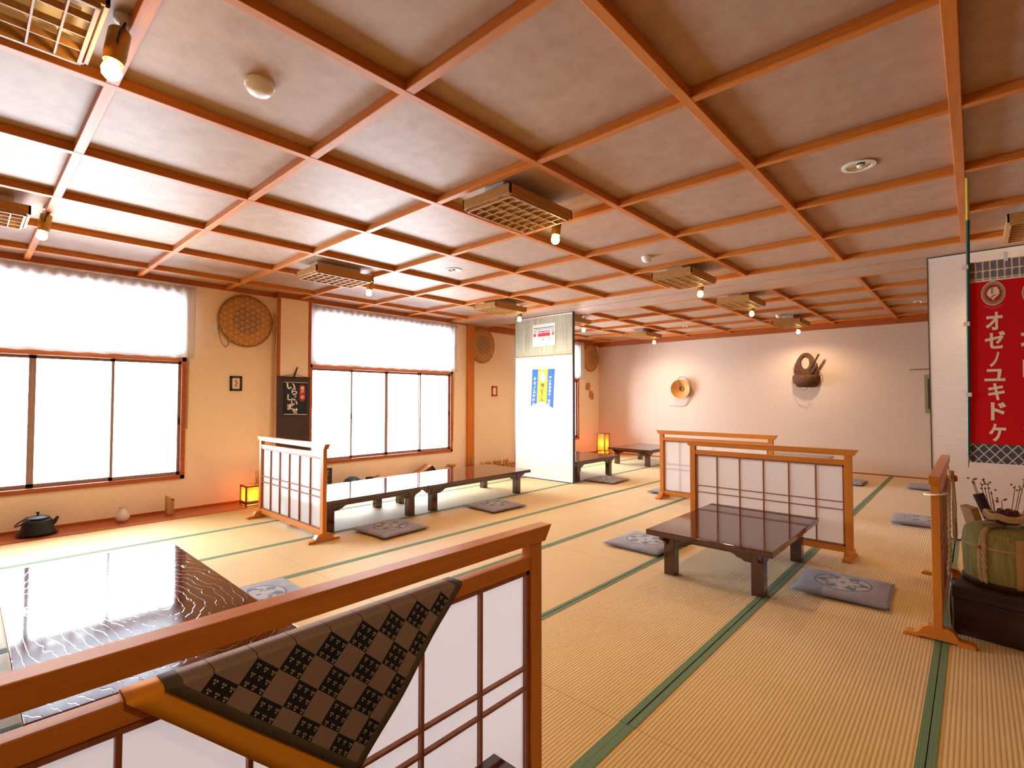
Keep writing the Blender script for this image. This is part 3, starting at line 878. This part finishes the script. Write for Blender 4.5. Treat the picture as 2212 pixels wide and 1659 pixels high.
def strips(name, mat, rects, y=6.2281):
    g = MB()
    for x0, x1, z0, z1 in rects: g.box(x0, x1, y-.0005, y, z0, z1)
    return g.build(name, mat, t)
strips('blue_bands', W['poslab'], [(1.457, 1.866, 2.396, 2.409), (1.457, 1.866, 2.374, 2.381)])
strips('red_curtain', W['posred'], [(1.457, 1.515, 2.343, 2.354), (1.545, 1.800, 2.335, 2.349), (1.828, 1.862, 2.343, 2.354), (1.457, 1.50, 2.268, 2.318), (1.548, 1.79, 2.266, 2.318), (1.835, 1.862, 2.27, 2.322)])
g = MB()
for ch, x, z, s in (('祭', 1.652, 2.334, .03), ('め', 1.648, 2.216, .035)): letters(g, ch, x, z, s, s, lambda u, v, l: (u, 6.2272, v), .01)
g.build('small_marks', W['ink'], t)
g = MB(); g.tube([(1.775+.02*math.cos(a), 6.2276, 2.215+.028*math.sin(a)) for a in [2*PI*k/20 for k in range(20)]], .0022, 4, closed=True); g.build('seal', W['posred'], t)
t = thing('pennant', 'blue and yellow swallow-tailed pennant on the tall white partition panel', 'pennant', (0, 0, 0))
Y1 = 6.240
def sheet(name, mat, poly): MB().prism(poly, 'y', Y1-.002, Y1).build(name, mat, t)
zt = 1.748
sheet('blue_stripe', W['blue'], [(1.420, zt), (1.546, zt), (1.512, 1.203), (1.386, 1.160)])
sheet('yellow_stripe', W['yellow'], [(1.546, zt), (1.739, zt-.004), (1.708, 1.196), (1.614, 1.243), (1.512, 1.203)])
sheet('blue_stripe', W['blue'], [(1.739, zt-.004), (1.868, zt-.008), (1.832, 1.132), (1.708, 1.196)])
g = MB(); g.prism([(1.636+.052*math.cos(a), 1.622+.088*math.sin(a)) for a in [2*PI*k/28 for k in range(28)]], 'y', Y1-.0028, Y1-.002); g.build('oval', W['paper'], t)
ony = lambda u, v, l: (u, Y1-.0026, v)
g = MB()
for k, ch in enumerate('オゼノユキドケ'): letters(g, ch, 1.474-.005*k, 1.596-.068*k, .05, .05, ony, .03)
for k, ch in enumerate('雪どけの名水、地の酒'): letters(g, ch, 1.788-.004*k, 1.605-.051*k, .05 if ch != '、' else .02, .042 if ch != '、' else .02, ony, .03)
g.build('white_lettering', W['paper'], t)
g = MB()
for ch, x, z, w, h in (('地', 1.630, 1.492, .066, .066), ('ビ', 1.626, 1.410, .056, .062), ('ー', 1.622, 1.345, .075, .012), ('ル', 1.616, 1.262, .075, .066)):
    if ch == 'ー': g.box(x-.006, x+.006, Y1-.0026, Y1-.0022, z-.035, z+.035)
    else: letters(g, ch, x, z, w, h, ony, .03)
g.build('dark_lettering', W['ink'], t)

# ------------------------------------------------------------------ floor lanterns
def lantern(loc, w, h, label, watt):
    t = thing('floor_lantern', label, 'lantern', loc, 0, 'lit floor lanterns')
    a = w/2; b = .008
    f = MB()
    for sx in (-1, 1):
        for sy in (-1, 1): f.box(sx*a-b, sx*a+b, sy*a-b, sy*a+b, .0005, h)
    for z in (.035, h*.22, h-.012):
        for s in (-1, 1):
            f.box(-a-.012, a+.012, s*a-b*.8, s*a+b*.8, z-b, z+b); f.box(s*a-b*.8, s*a+b*.8, -a-.012, a+.012, z-b, z+b)
    f.build('frame', W['lframe'], t)
    s = MB()
    for k in (-1, 1):
        s.box(-a+b, a-b, k*(a-.002)-.0006, k*(a-.002)+.0006, .04, h-.02); s.box(k*(a-.002)-.0006, k*(a-.002)+.0006, -a+b, a-b, .04, h-.02)
    s.build('paper_shade', W['shade'], t)
    MB().box(-a+b, a-b, -a+b, a-b, .0008, .014).build('base', W['lampx'], t)
    MB().lathe([(0, .014), (.018, .014), (.018, .05), (.0, .05)], 12).build('socket', W['white'], t)
    MB().lathe([(0, .05), (.012, .052), (.022, .075), (.02, .095), (0, .108)], 12).build('bulb', W['bulb'], t, smooth=True)
    d = bpy.data.lights.new('lantern_light', 'POINT'); d.energy = watt; d.color = (1, .60, .24); d.shadow_soft_size = .03
    o = bpy.data.objects.new('lantern_light', d); COL.objects.link(o); o.location = (loc[0], loc[1], loc[2]+h*.55)
    return t
t = lantern((.30, 2.37, .0065), .165, .245, 'glowing low paper lantern on the plank behind the pale screen by the window', 4.5)
lantern((.46, 9.86, .001), .19, .50, 'glowing tall paper lantern in the far left corner', 6)
t = thing('wooden_board', 'narrow brown board leaning behind the low lantern by the window', 'board', (.2, 2.52, .0065))
MB().box(-.011, .011, -.045, .045, 0, .385, M=Euler((0, -.12, 0)).to_matrix()).build('plank', W['lampz'], t, bevel=.003)

# ------------------------------------------------------------------ ornaments along the window plank
t = thing('iron_kettle', 'black cast iron kettle on a round plate under the big window', 'kettle', (.215, .52, .0065))
MB().lathe([(0, 0), (.12, 0), (.145, .006), (.15, .014), (.14, .014), (.115, .008), (0, .008)], 32).build('tray', W['iron'], t, smooth=True)
MB().lathe([(0, .009), (.125, .009), (.130, .018), (.120, .05), (.109, .11), (.105, .130), (.096, .140), (.08, .144), (0, .144)], 40).build('body', W['iron'], t, smooth=True)
ld = MB().lathe([(.080, .145), (.087, .150), (.084, .160), (.06, .170), (.03, .178), (0, .180)], 32).build('lid', W['iron'], t, smooth=True)
MB().lathe([(0, .179), (.008, .18), (.007, .19), (.013, .2), (.011, .212), (0, .216)], 16).build('knob', W['iron'], ld, smooth=True)
MB().tube([(0, .095, .085), (0, .12, .105), (0, .132, .13), (0, .142, .146)], [.024, .019, .013, .011], 14).build('spout', W['iron'], t, smooth=True)
g = MB(); g.tube([(.085*math.cos(a), -.07-.075*math.sin(a)*1.1+0*.02, .150-.05*math.sin(a)) for a in [PI*k/18 for k in range(19)]], .006, 8)
g.build('handle', W['iron'], t, smooth=True)
g = MB()
for s in (-1, 1): g.tube([(s*.085, -.06, .128), (s*.085, -.068, .158)], .008, 8)
g.build('handle_lug', W['iron'], t, smooth=True)
t = thing('sake_bottle', 'small cream ceramic bottle on the plank between kettle and bamboo vase', 'bottle', (.17, 1.165, .0065))
MB().lathe([(0, 0), (.035, 0), (.05, .012), (.062, .04), (.06, .065), (.045, .095), (.03, .12), (.026, .138), (.034, .148), (.034, .153), (.026, .152), (.022, .138), (0, .13)], 32).build('body', W['ceramic'], t, smooth=True)
t = thing('bamboo_vase', 'slant-cut bamboo vase on the plank below the right end of the big window', 'vase', (.175, 1.575, .0065))
MB().prism([(-.036, .0), (.036, 0), (.036, .165), (-.036, .215)], 'x', -.04, .04).build('body', W['bamboo'], t, bevel=.012, seg=3)
MB().box(-.041, .041, .01, .037, .158, .17).build('dark_mouth', W['black'], t)
t = thing('standing_tablet', 'black framed upright tablet on the plank just right of the pale screen', 'frame', (.13, 3.41, .0065))
MB().box(-.012, .012, -.075, .075, 0, .32).build('frame', W['black'], t, bevel=.003)
g = MB()
for k in range(6): g.box(.0122, .0135, -.018+.01*math.sin(k*2), .016+.008*math.cos(k), .262-.04*k, .285-.04*k)
g.build('gilt_marks', W['tan'], t)
t = thing('cloth_bundle', 'dark indigo striped bundle on the plank behind the window table', 'bundle', (.2, 3.76, .0065))
MB().lathe([(0, 0), (.09, .0), (.125, .04), (.13, .09), (.10, .14), (.05, .168), (0, .175)], 24).build('wrap', W['bowl'], t, smooth=True)
g = MB()
for a in (.4, -.5): g.tube([(.131*math.cos(a)*math.cos(q), .135*math.sin(a+.5*q), .09+.09*math.sin(q)) for q in [-.7+.12*k for k in range(13)]], .007, 6)
g.build('pale_cord', W['tan'], t, smooth=True)
t = thing('ladle', 'dark small ladle lying on the plank beside the indigo bundle', 'ladle', (.2, 4.03, .0065))
MB().lathe([(0, .09), (.05, .095), (.056, .12), (.054, .135), (.05, .12), (0, .1)], 20).build('cup', W['bowl'], t, smooth=True)
MB().tube([(0, .05, .125), (0, .12, .13), (0, .16, .142)], .008, 8).build('handle', W['darkwood'], t, smooth=True)
MB().lathe([(0, 0), (.05, 0), (.045, .09), (0, .09)], 20).build('stand', W['bowl'], t, smooth=True)
t = thing('roof_ornament', 'tent-shaped wooden ornament with a bright brown slope on the plank', 'ornament', (.2, 5.02, .0065))
MB().prism([(-.21, .09), (.085, .218), (.10, .200), (-.20, .07)], 'x', -.09, .09).build('bright_slope', W['gourd'], t, bevel=.004)
MB().prism([(.10, .200), (.085, .214), (.19, .105), (.18, .09)], 'x', -.09, .09).build('dark_slope', W['bowl'], t, bevel=.004)
MB().prism([(-.17, 0), (.16, 0), (.16, .1), (.09, .19), (-.17, .08)], 'x', -.07, .07).build('body', W['darkwood'], t)
t = thing('wooden_dish', 'small carved wooden dish on a stand by the right end of the second window', 'dish', (.19, 5.60, .0065))
MB().lathe([(0, 0), (.06, 0), (.05, .03), (.03, .05), (.03, .105), (0, .105)], 20).build('stand', W['strawdark'], t, smooth=True)
MB().lathe([(0, .106), (.03, .108), (.075, .15), (.082, .17), (.072, .165), (.03, .125), (0, .12)], 24).build('bowl', W['straw'], t, smooth=True)
MB().tube([(0, -.06, .15), (0, -.10, .15), (0, -.125, .135)], .011, 8).build('handle', W['strawdark'], t, smooth=True)
t = thing('bamboo_tube', 'short bamboo tube on a black stand at the foot of the brown post', 'vase', (.17, 6.06, .0065))
MB().box(-.05, .05, -.075, .06, 0, .105).build('stand', W['black'], t, bevel=.006)
MB().prism([(.0, .106), (.055, .106), (.055, .275), (.0, .235)], 'x', -.028, .028).build('tube', W['bamboo'], t, bevel=.008)
def sandal_proto():
    t = thing('straw_sandal', 'straw sandal in the heap by the wall left of the tall white partition', 'sandal', (0, 0, 0), 0, 'straw sandals by the window wall')
    s = MB(); s.prism([(.045*math.cos(a)*(1+.12*math.sin(a)), .105+.10*math.sin(a)) for a in [2*PI*k/24 for k in range(24)]], 'x', -.011, .011)
    s.build('sole', W['straw'], t, bevel=.005)
    g = MB(); g.tube([(.012, -.038, .10), (.035, -.025, .135), (.045, 0, .158), (.035, .025, .135), (.012, .038, .10)], .008, 6); g.build('strap', W['strawdark'], t, smooth=True)
    return t
sp = None
for row, (x, z, n, y0, st) in enumerate([(.17, .0065, 8, 6.345, .095), (.30, .0065, 6, 6.50, .1)]):
    for k in range(n):
        loc = (x+.012*math.sin(k*2.3), y0+st*k, z)
        if sp is None: sp = sandal_proto(); o = sp; o.location = loc
        else: o = dup(sp, loc)
        o['label'] = 'straw sandal in the %s row of the heap, %s from the brown post' % (('back', 'front')[row], ('nearest', 'second', 'third', 'fourth', 'fifth', 'sixth', 'seventh', 'eighth')[k])
        o.rotation_euler = (.06*math.sin(k*1.7+row), -.25+.1*math.sin(k*3.1), .12*math.sin(k*2.1+row))
        sc = .72 if row == 0 else .55
        o.scale = (sc, sc, sc)

# ------------------------------------------------------------------ on the far wall
t = thing('sedge_hat', 'woven sedge hat with a looped cord hanging on the far wall', 'hat', (2.08, YF, 1.497))
M = Euler((math.radians(90), 0, 0)).to_matrix()
Mt = Euler((.10, 0, .10)).to_matrix() @ M
MB().lathe([(0, .012), (.03, .014), (.10, .052), (.17, .095), (.2, .118), (.2, .124), (.17, .102), (.10, .060), (.035, .024), (0, .022)], 40, M=Mt, c=(0, 0, 0)).build('brim', W['hat'], t, smooth=True)
g = MB(); g.lathe([(.048, .03), (.055, .045), (.05, .06), (.04, .06), (.044, .045), (.04, .032)], 24, M=Mt); g.build('head_ring', W['strawdark'], t, smooth=True)
MB().tube([(-.02, -.07, .03), (-.03, -.125, .12), (-.028, -.125, .20)], .010, 8).build('chin_strap', W['strawdark'], t, smooth=True)
g = MB(); g.tube([(-.03, -.13, .19), (-.01, -.10, .245), (.05, -.05, .25), (.13, -.03, .21), (.18, -.02, .12), (.205, -.02, -.02), (.17, -.03, -.17), (.13, -.02, -.28), (.08, -.012, -.36), (.0, -.01, -.378), (-.10, -.008, -.376), (-.22, -.006, -.365), (-.30, -.006, -.36)], .0065, 6)
g.build('cord', W['rope'], t, smooth='all')
t = thing('wicker_basket', 'dark wicker back basket hanging high on the far wall', 'basket', (4.43, YF, 1.70))
def ellip(z, a, b, n=28): return [(a*math.cos(PI+PI*k/n), -.012+b*math.sin(PI+PI*k/n), z) for k in range(n+1)]
g = MB(); rings = [(-.215, .10, .08), (-.20, .165, .135), (-.13, .205, .18), (-.04, .225, .2), (.0, .215, .19), (.012, .2, .175), (.0, .185, .16), (-.10, .18, .15)]
vs = []
for z, a, b in rings: vs += ellip(z, a, b)
n = 29; g.add(vs, [(i*n+k, i*n+k+1, (i+1)*n+k+1, (i+1)*n+k) for i in range(len(rings)-1) for k in range(n-1)])
g.add(ellip(-.215, .10, .08)+[(0, -.012, -.215)], [(k, k+1, n) for k in range(n-1)])
g.build('body', W['wicker'], t, smooth='all')
g = MB()
out = []; inn = []
for k in range(37):
    a = 2*PI*k/36
    ox = .225*math.cos(a) if math.sin(a) < 0 else .15*math.cos(a)+(.0)
    wd = .15+.075*(1-(math.sin(a)+1)/2)
    out.append((wd*math.cos(a), .14+.275*math.sin(a))); inn.append((-.01+.066*math.cos(a), .235+.115*math.sin(a)))
vs = []
for y in (-.0006, -.055):
    for p in out[:-1]: vs.append((p[0], y, p[1]))
    for p in inn[:-1]: vs.append((p[0], y, p[1]))
fs = []
for k in range(36):
    k2 = (k+1) % 36
    fs += [(k, k2, 36+k2, 36+k), (72+k, 108+k, 108+k2, 72+k2), (k, 72+k, 72+k2, k2), (36+k, 36+k2, 108+k2, 108+k)]
g.add(vs, fs); g.build('back_panel', W['wicker'], t, smooth=True, bevel=.012)
g = MB()
g.tube([(-.15, -.05, .25), (-.20, -.07, .15), (-.19, -.06, .05)], .004, 6); g.tube([(.11, -.05, .31), (.165, -.06, .25), (.17, -.06, .15), (.23, -.07, .06), (.235, -.07, -.03)], .005, 6)
g.tube([(-.2, -.1, -.12), (-.10, -.17, -.215), (.0, -.18, -.255), (.06, -.15, -.22)], .006, 6); g.build('straps', W['strawdark'], t, smooth='all')
MB().tube([(.07, -.145, .07), (.15, -.15, .21), (.235, -.16, .37)], .017, 8).build('stick', W['darkwood'], t, smooth=True)
t = thing('hanging_scroll', 'faded green hanging scroll on the far wall cut off by the right partition', 'scroll', (0, YF, 0))
MB().box(6.095, 6.50, -.012, -.006, 1.055, 1.66).build('sheet', W['greenpaper'], t)
MB().box(6.135, 6.46, -.0135, -.0115, 1.12, 1.60).build('picture', W['bowl'], t)
MB().tube([(5.915, -.012, 1.75), (6.70, -.012, 1.752)], .008, 8).build('pole', W['bamboo'], t, smooth=True)
g = MB(); g.tube([(6.15, -.010, 1.66), (6.3, -.011, 1.75)], .003, 5); g.tube([(6.45, -.010, 1.66), (6.3, -.011, 1.75)], .003, 5); g.build('string', W['wire'], t)

# ------------------------------------------------------------------ right side: chest, straw barrel, banner
t = thing('wooden_chest', 'dark worn wooden chest on the mat at the right edge under the straw barrel', 'chest', (6.572, 3.69, .0022), -.15)
MB().box(0, .78, 0, .46, 0, .19).build('body', W['chest'], t, bevel=.004)
MB().box(-.004, .784, -.005, .464, .192, .258).build('lid', W['chest'], t, bevel=.004)
t = thing('crumpled_paper', 'white paper sheet standing between the chest and the end-on screen', 'paper', (6.556, 3.665, .0022))
g = MB(); vs = []; n = 12
for i in range(n+1):
    for j in range(7):
        vs.append((.006-.008*math.sin(PI*j/6)+.002*math.sin(i), .03*i, .25*j/6))
g.add(vs, [(i*7+j, i*7+j+1, (i+1)*7+j+1, (i+1)*7+j) for i in range(n) for j in range(6)]); o = g.build('sheet', W['paper'], t, smooth='all')
so = o.modifiers.new('thick', 'SOLIDIFY'); so.thickness = .001
BXc, BYc, BZ = 6.815, 3.925, .2606
t = thing('straw_barrel', 'barrel wrapped in green straw matting with ropes, on the dark chest', 'barrel', (BXc, BYc, BZ))
MB().lathe([(0, 0), (.185, 0), (.198, .02), (.204, .08), (.207, .17), (.204, .25), (.195, .285), (.17, .305), (.12, .31), (0, .302)], 48).build('wrap', W['barrel'], t, smooth=True)
MB().lathe([(.19, .004), (.206, .004), (.209, .022), (.2, .03)], 48).build('bottom_band', W['darkwood'], t, smooth=True)
g = MB()
g.lathe([(.2065, .205), (.2095, .208), (.2095, .212), (.2065, .215)], 48); g.build('girdle_cord', W['rope'], t, smooth=True)
def barrel_rope(a, name, r=.0105, dbl=True):
    g = MB()
    for s in ((-.05, .05) if dbl else (0,)):
        q = a+s*.9; pr = [(.05, .318), (.12, .322), (.17, .317), (.20, .292), (.213, .25), (.219, .17), (.216, .08), (.208, .02)]
        P = []
        for i in range(len(pr)-1):
            for k in range(8):
                u = k/8; rr = pr[i][0]*(1-u)+pr[i+1][0]*u; zz = pr[i][1]*(1-u)+pr[i+1][1]*u
                w = q*1.0 if zz < .2 else a+s*.9*(zz < .31)*(.5+.5*math.cos((zz-.2)*28))
                P.append((rr*math.cos(w), rr*math.sin(w), zz+.0))
        for h in (0, PI): g.tube([(p[0]+.005*math.cos(i*.9+h), p[1]+.005*math.sin(i*.9+h), p[2]) for i, p in enumerate(P)], r*.75, 6)
    return g.build(name, W['rope'], t, smooth='all')
barrel_rope(math.radians(236), 'braided_rope'); barrel_rope(math.radians(330), 'braided_rope'); barrel_rope(math.radians(120), 'braided_rope')
g = MB(); av = math.radians(278); vs = []
for i in range(9):
    z = .02+.26*i/8
    for d in (-.1, .1): vs.append((.2085*math.cos(av+d), .2085*math.sin(av+d), z))
g.add(vs, [(2*i, 2*i+1, 2*i+3, 2*i+2) for i in range(8)]); o = g.build('pale_strip', W['straw'], t, smooth='all')
so = o.modifiers.new('thick', 'SOLIDIFY'); so.thickness = .003
av = math.radians(234)
tie = MB().lathe([(0, -.010), (.008, -.006), (.010, 0), (.008, .006), (0, .01)], 12, (.226*math.cos(av), .226*math.sin(av), .213)).build('red_tie', W['picred'], t, smooth=True)
t = thing('maroon_pouch', 'dark red cloth lump sitting on top of the straw barrel', 'pouch', (BXc-.015, BYc-.03, BZ+.331))
MB().lathe([(0, 0), (.045, 0), (.058, .018), (.057, .04), (.045, .06), (.02, .066), (0, .066)], 20).build('bag', W['maroon'], t, smooth=True)
g = MB()
for k in range(5): g.lathe([(0, .05), (.018, .055), (.014, .075), (0, .08)], 8, (.03*math.cos(k*1.3), .03*math.sin(k*1.3), .0))
g.build('gathered_top', W['maroon'], t, smooth=True)
t = thing('rope_coil', 'coil of hemp rope around the dark red lump on the straw barrel', 'rope', (BXc, BYc, BZ+.345))
g = MB(); pts = [((.095+.016*math.sin(3*a))*math.cos(a), (.095+.012*math.cos(2*a))*math.sin(a), .014+.006*math.sin(5*a)+.012*(a > 6.3)) for a in [4*PI*k/80 for k in range(80)]]
g.tube(pts, .013, 8); g.build('coil', W['rope'], t, smooth='all')
t = thing('dried_flowers', 'bunch of brown dried flowers behind the straw barrel', 'dried flowers', (6.80, 4.72, .0022))
g = MB(); rr = random.Random(5)
for k in range(16):
    a = rr.uniform(0, 2*PI); s = rr.uniform(.02, .2); z = rr.uniform(.60, .74)
    p = (s*math.cos(a)*1.3, s*math.sin(a)*.25, z)
    g.tube([(.02*math.cos(a), .02*math.sin(a), .12), (p[0]*.5, p[1]*.5, z*.6), p], .0022, 5)
    for q in range(3): g.lathe([(0, -.008), (.008, 0), (0, .008)], 6, (p[0]+rr.uniform(-.022, .022), p[1]+rr.uniform(-.015, .015), z+rr.uniform(-.02, .02)))
g.build('flower_spray', W['dried'], t)
MB().lathe([(0, 0), (.07, 0), (.08, .1), (.06, .3), (.05, .3), (.065, .1), (0, .02)], 20).build('pot', W['iron'], t, smooth=True)
t = thing('wood_block', 'brown wooden board leaning behind the straw barrel toward the end-on screen', 'board', (6.79, 4.262, .0025))
MB().box(-.02, .02, -.055, .055, .03, .64, M=Euler((0, -.27, .5)).to_matrix()).build('plank', W['lampz'], t, bevel=.004)
t = thing('dark_tube', 'dark brown wooden tube leaning beside the straw barrel', 'tube', (6.81, 4.42, .0025))
MB().tube([(.10, .0, .03), (-.02, 0, .36), (-.125, -.0, .665)], .028, 16).build('tube', W['darkwood'], t, smooth=True)
cord('straw_rope', 'pale rope hanging from the end-on screen beside the straw barrel', [(6.545, 4.45, .80), (6.552, 4.3, .78), (6.556, 4.0, .70), (6.558, 3.85, .5), (6.56, 3.86, .40), (6.552, 3.84, .30), (6.556, 3.83, .268)], .009, W['rope'])
g = MB(); pts = [(6.516+.046*math.cos(a), 3.521+.05*math.sin(a), .770+.006*math.cos(a)) for a in [2*PI*k/32 for k in range(32)]]
g.tube(pts, .005, 6, closed=True); tag(g.build('rope_ring', W['offwhite'], smooth='all'), 'pale cord ring tied round the near post of the end-on screen', 'ring')
t = thing('straw_bundle', 'bundle of pale straw hanging on the end-on screen', 'straw', (6.548, 4.62, .35))
g = MB(); rr = random.Random(9)
for k in range(30):
    a = rr.uniform(-.06, .06); g.tube([(.004+rr.uniform(0, .012), a*.25, .43), (.006+rr.uniform(0, .02), a, .2), (.006+rr.uniform(0, .02), a*1.6, rr.uniform(-.05, .05))], .003, 5)
g.build('stalks', W['straw'], t)
MB().lathe([(.02, .36), (.024, .37), (.024, .39), (.02, .4)], 14, (.012, 0, 0)).build('red_tie', W['picred'], t)

# banner hung on a pole that is tied to the ceiling grid
FY = 4.05
t = thing('red_banner', 'tall red banner with cream lettering hanging on a green pole at the right edge', 'banner', (0, FY, 0))
def fx(px): return 6.665+(px-2094)*.0019
def fz(py): return 2.082-(py-569)*.002752
FX0, FX1 = 6.652, 7.115
def cloth_band(name, mat, z0, z1, nx=24):
    g = MB(); vs = []
    for i in range(nx+1):
        x = FX0+(FX1-FX0)*i/nx
        for z in (z1, z0): vs.append((x+.010*(z-1.5)*.9, .0, z))
    g.add(vs, [(2*i, 2*i+1, 2*i+3, 2*i+2) for i in range(nx)]); o = g.build(name, mat, t)
    so = o.modifiers.new('thick', 'SOLIDIFY'); so.thickness = .0015; so.offset = 0
    return o
cloth_band('tile_band', W['cream'], 1.963, 2.085); cloth_band('red_cloth', W['flagred'], 1.012, 1.963); cloth_band('diamond_band', W['diamond'], .902, 1.012)
flag3 = lambda u, v, l: (u+.010*(v-1.5)*.9, -.0024, v)
g = MB(); g2 = MB()
for k in range(15):
    x = 6.672+.0305*k
    if x+.022 > FX1: break
    g.box(x, x+.0225, -.0026, -.0016, 2.030, 2.080)
    arc = [(x+.0225*q/6, 2.018+.007*math.sin(PI*q/6)) for q in range(7)]
    g.prism([(x, 1.983), (x+.0225, 1.983)]+arc[::-1], 'y', -.0026, -.0016)
    g.box(x+.002, x+.0205, -.0026, -.0016, 1.972, 1.977)
g.build('grey_tiles', W['tile'], t)
def emblem(cx, cz):
    def disc(r, mat, y, name, pts=None, sx=1.0):
        P = pts or [(cx+r*sx*math.cos(a), cz+r*math.sin(a)) for a in [2*PI*k/40 for k in range(40)]]
        MB().prism(P, 'y', y-.0004, y).build(name, mat, t)
    s = .72
    disc(.071, W['cream'], -.0012, 'emblem_disc', sx=s); disc(.067, W['tan'], -.0018, 'emblem_ring', sx=s)
    disc(.050, W['redlab'], -.0024, 'emblem_field', sx=s)
    dp = [(0, -.046), (.006, -.03), (.022, -.018), (.032, -.003), (.030, .018), (.020, .034), (.014, .038), (.010, .035), (-.004, .036), (-.018, .028), (-.030, .012), (-.033, -.004), (-.022, -.02), (-.006, -.032)]
    disc(0, W['cream'], -.0030, 'emblem_drop', [(cx+p[0]*s*1.15, cz+p[1]) for p in dp])
    MB().box(cx-.012*s, cx-.001*s, -.0040, -.0034, cz-.004, cz+.036).build('emblem_stripe', W['tan'], t)
    MB().prism([(cx-.012, cz-.026), (cx+.018*s, cz-.010), (cx+.02*s, cz-.006), (cx-.002, cz-.013), (cx-.014*s, cz-.02)], 'y', -.0040, -.0034).build('emblem_stroke', W['redlab'], t)
    rb = MB(); rb.prism([(cx-.052*s*1.1, cz-.064), (cx, cz-.083), (cx+.052*s*1.1, cz-.064), (cx+.052*s*1.1, cz-.076), (cx, cz-.095), (cx-.052*s*1.1, cz-.076)], 'y', -.0016, -.0012)
    rb.build('emblem_ribbon', W['posred'], t)
emblem(fx(2150), fz(639)); emblem(fx(2239), fz(645))
g = MB()
for ch, px, py, w, h in (('オ', 2149, 698, 38, 38), ('ゼ', 2151, 738, 46, 37), ('ノ', 2149, 779, 22, 32), ('ユ', 2149, 812, 46, 26), ('キ', 2152, 847, 37, 36), ('ド', 2156, 888, 34, 38), ('ケ', 2153, 933, 38, 38),
                         ('地', 2232, 738, 52, 46), ('ビ', 2232, 800, 46, 44), ('ル', 2232, 905, 46, 42)):
    letters(g, ch, fx(px), fz(py), w*.0019, h*.002752, flag3, .032)
g.box(fx(2232)-.008, fx(2232)+.006, -.0030, -.0022, fz(875), fz(835))
g.build('lettering', W['cream'], t)
MB().tube([(6.6725, -.010, 2.594), (6.6705, -.010, 2.34)], [.009, .009], 10).build('yellow_tip', W['poletip'], t, smooth=True)
MB().tube([(6.6705, -.010, 2.34), (6.656, -.012, 1.4), (6.648, -.010, .93)], [.0095, .0085, .006], 10).build('pole', W['pole'], t, smooth=True)
g = MB()
for z in (2.06, 1.72, 1.30): g.box(6.640, 6.668, -.022, .004, z-.012, z+.012)
g.build('white_tape', W['white'], t)
MB().tube([(6.648, -.010, .93), (6.645, -.010, .87)], [.005, .003], 6).build('tail', W['strawdark'], t)
MB().box(fx(2180)-.009, fx(2180)+.009, -.006, -.003, fz(574), fz(555)).build('clip', W['white'], t)

# ------------------------------------------------------------------ daylight, camera, view
w = bpy.data.worlds.new('overcast_sky'); SC.world = w; w.use_nodes = True
bg = w.node_tree.nodes['Background']; bg.inputs['Color'].default_value = (.79, .90, 1, 1); bg.inputs['Strength'].default_value = 28
for a, b in WINS:
    d = bpy.data.lights.new('window_portal', 'AREA'); d.shape = 'RECTANGLE'; d.size = Z1-Z0; d.size_y = b-a
    d.cycles.is_portal = True
    o = bpy.data.objects.new('window_portal', d); COL.objects.link(o)
    o.location = (-.112, (a+b)/2, (Z0+Z1)/2); o.rotation_euler = (0, -PI/2, 0)

cam = bpy.data.cameras.new('camera'); cam.sensor_fit = 'HORIZONTAL'; cam.sensor_width = 36
cam.lens = 1091.96*36/2212; cam.clip_start = .02
co = bpy.data.objects.new('camera', cam); COL.objects.link(co); SC.camera = co
yaw, pitch, roll = .74083, .02956, .0008
f = Vector((-math.sin(yaw)*math.cos(pitch), math.cos(yaw)*math.cos(pitch), math.sin(pitch)))
r = Vector((math.cos(yaw), math.sin(yaw), 0)); u = r.cross(f)
r2 = r*math.cos(roll)+u*math.sin(roll); u2 = u*math.cos(roll)-r*math.sin(roll)
Mx = Matrix((r2, u2, -f)).transposed().to_4x4(); Mx.translation = Vector((6.6796, 0, 1.2724)); co.matrix_world = Mx

SC.view_settings.view_transform = 'Standard'; SC.view_settings.look = 'None'
SC.view_settings.exposure = .12; SC.view_settings.gamma = 1; SC.view_settings.use_curve_mapping = False
SC.cycles.use_denoising = True
SC.cycles.max_bounces = 10; SC.cycles.diffuse_bounces = 6; SC.cycles.glossy_bounces = 4; SC.cycles.transparent_max_bounces = 8
SC.cycles.sample_clamp_indirect = 8; SC.cycles.caustics_reflective = False; SC.cycles.caustics_refractive = False
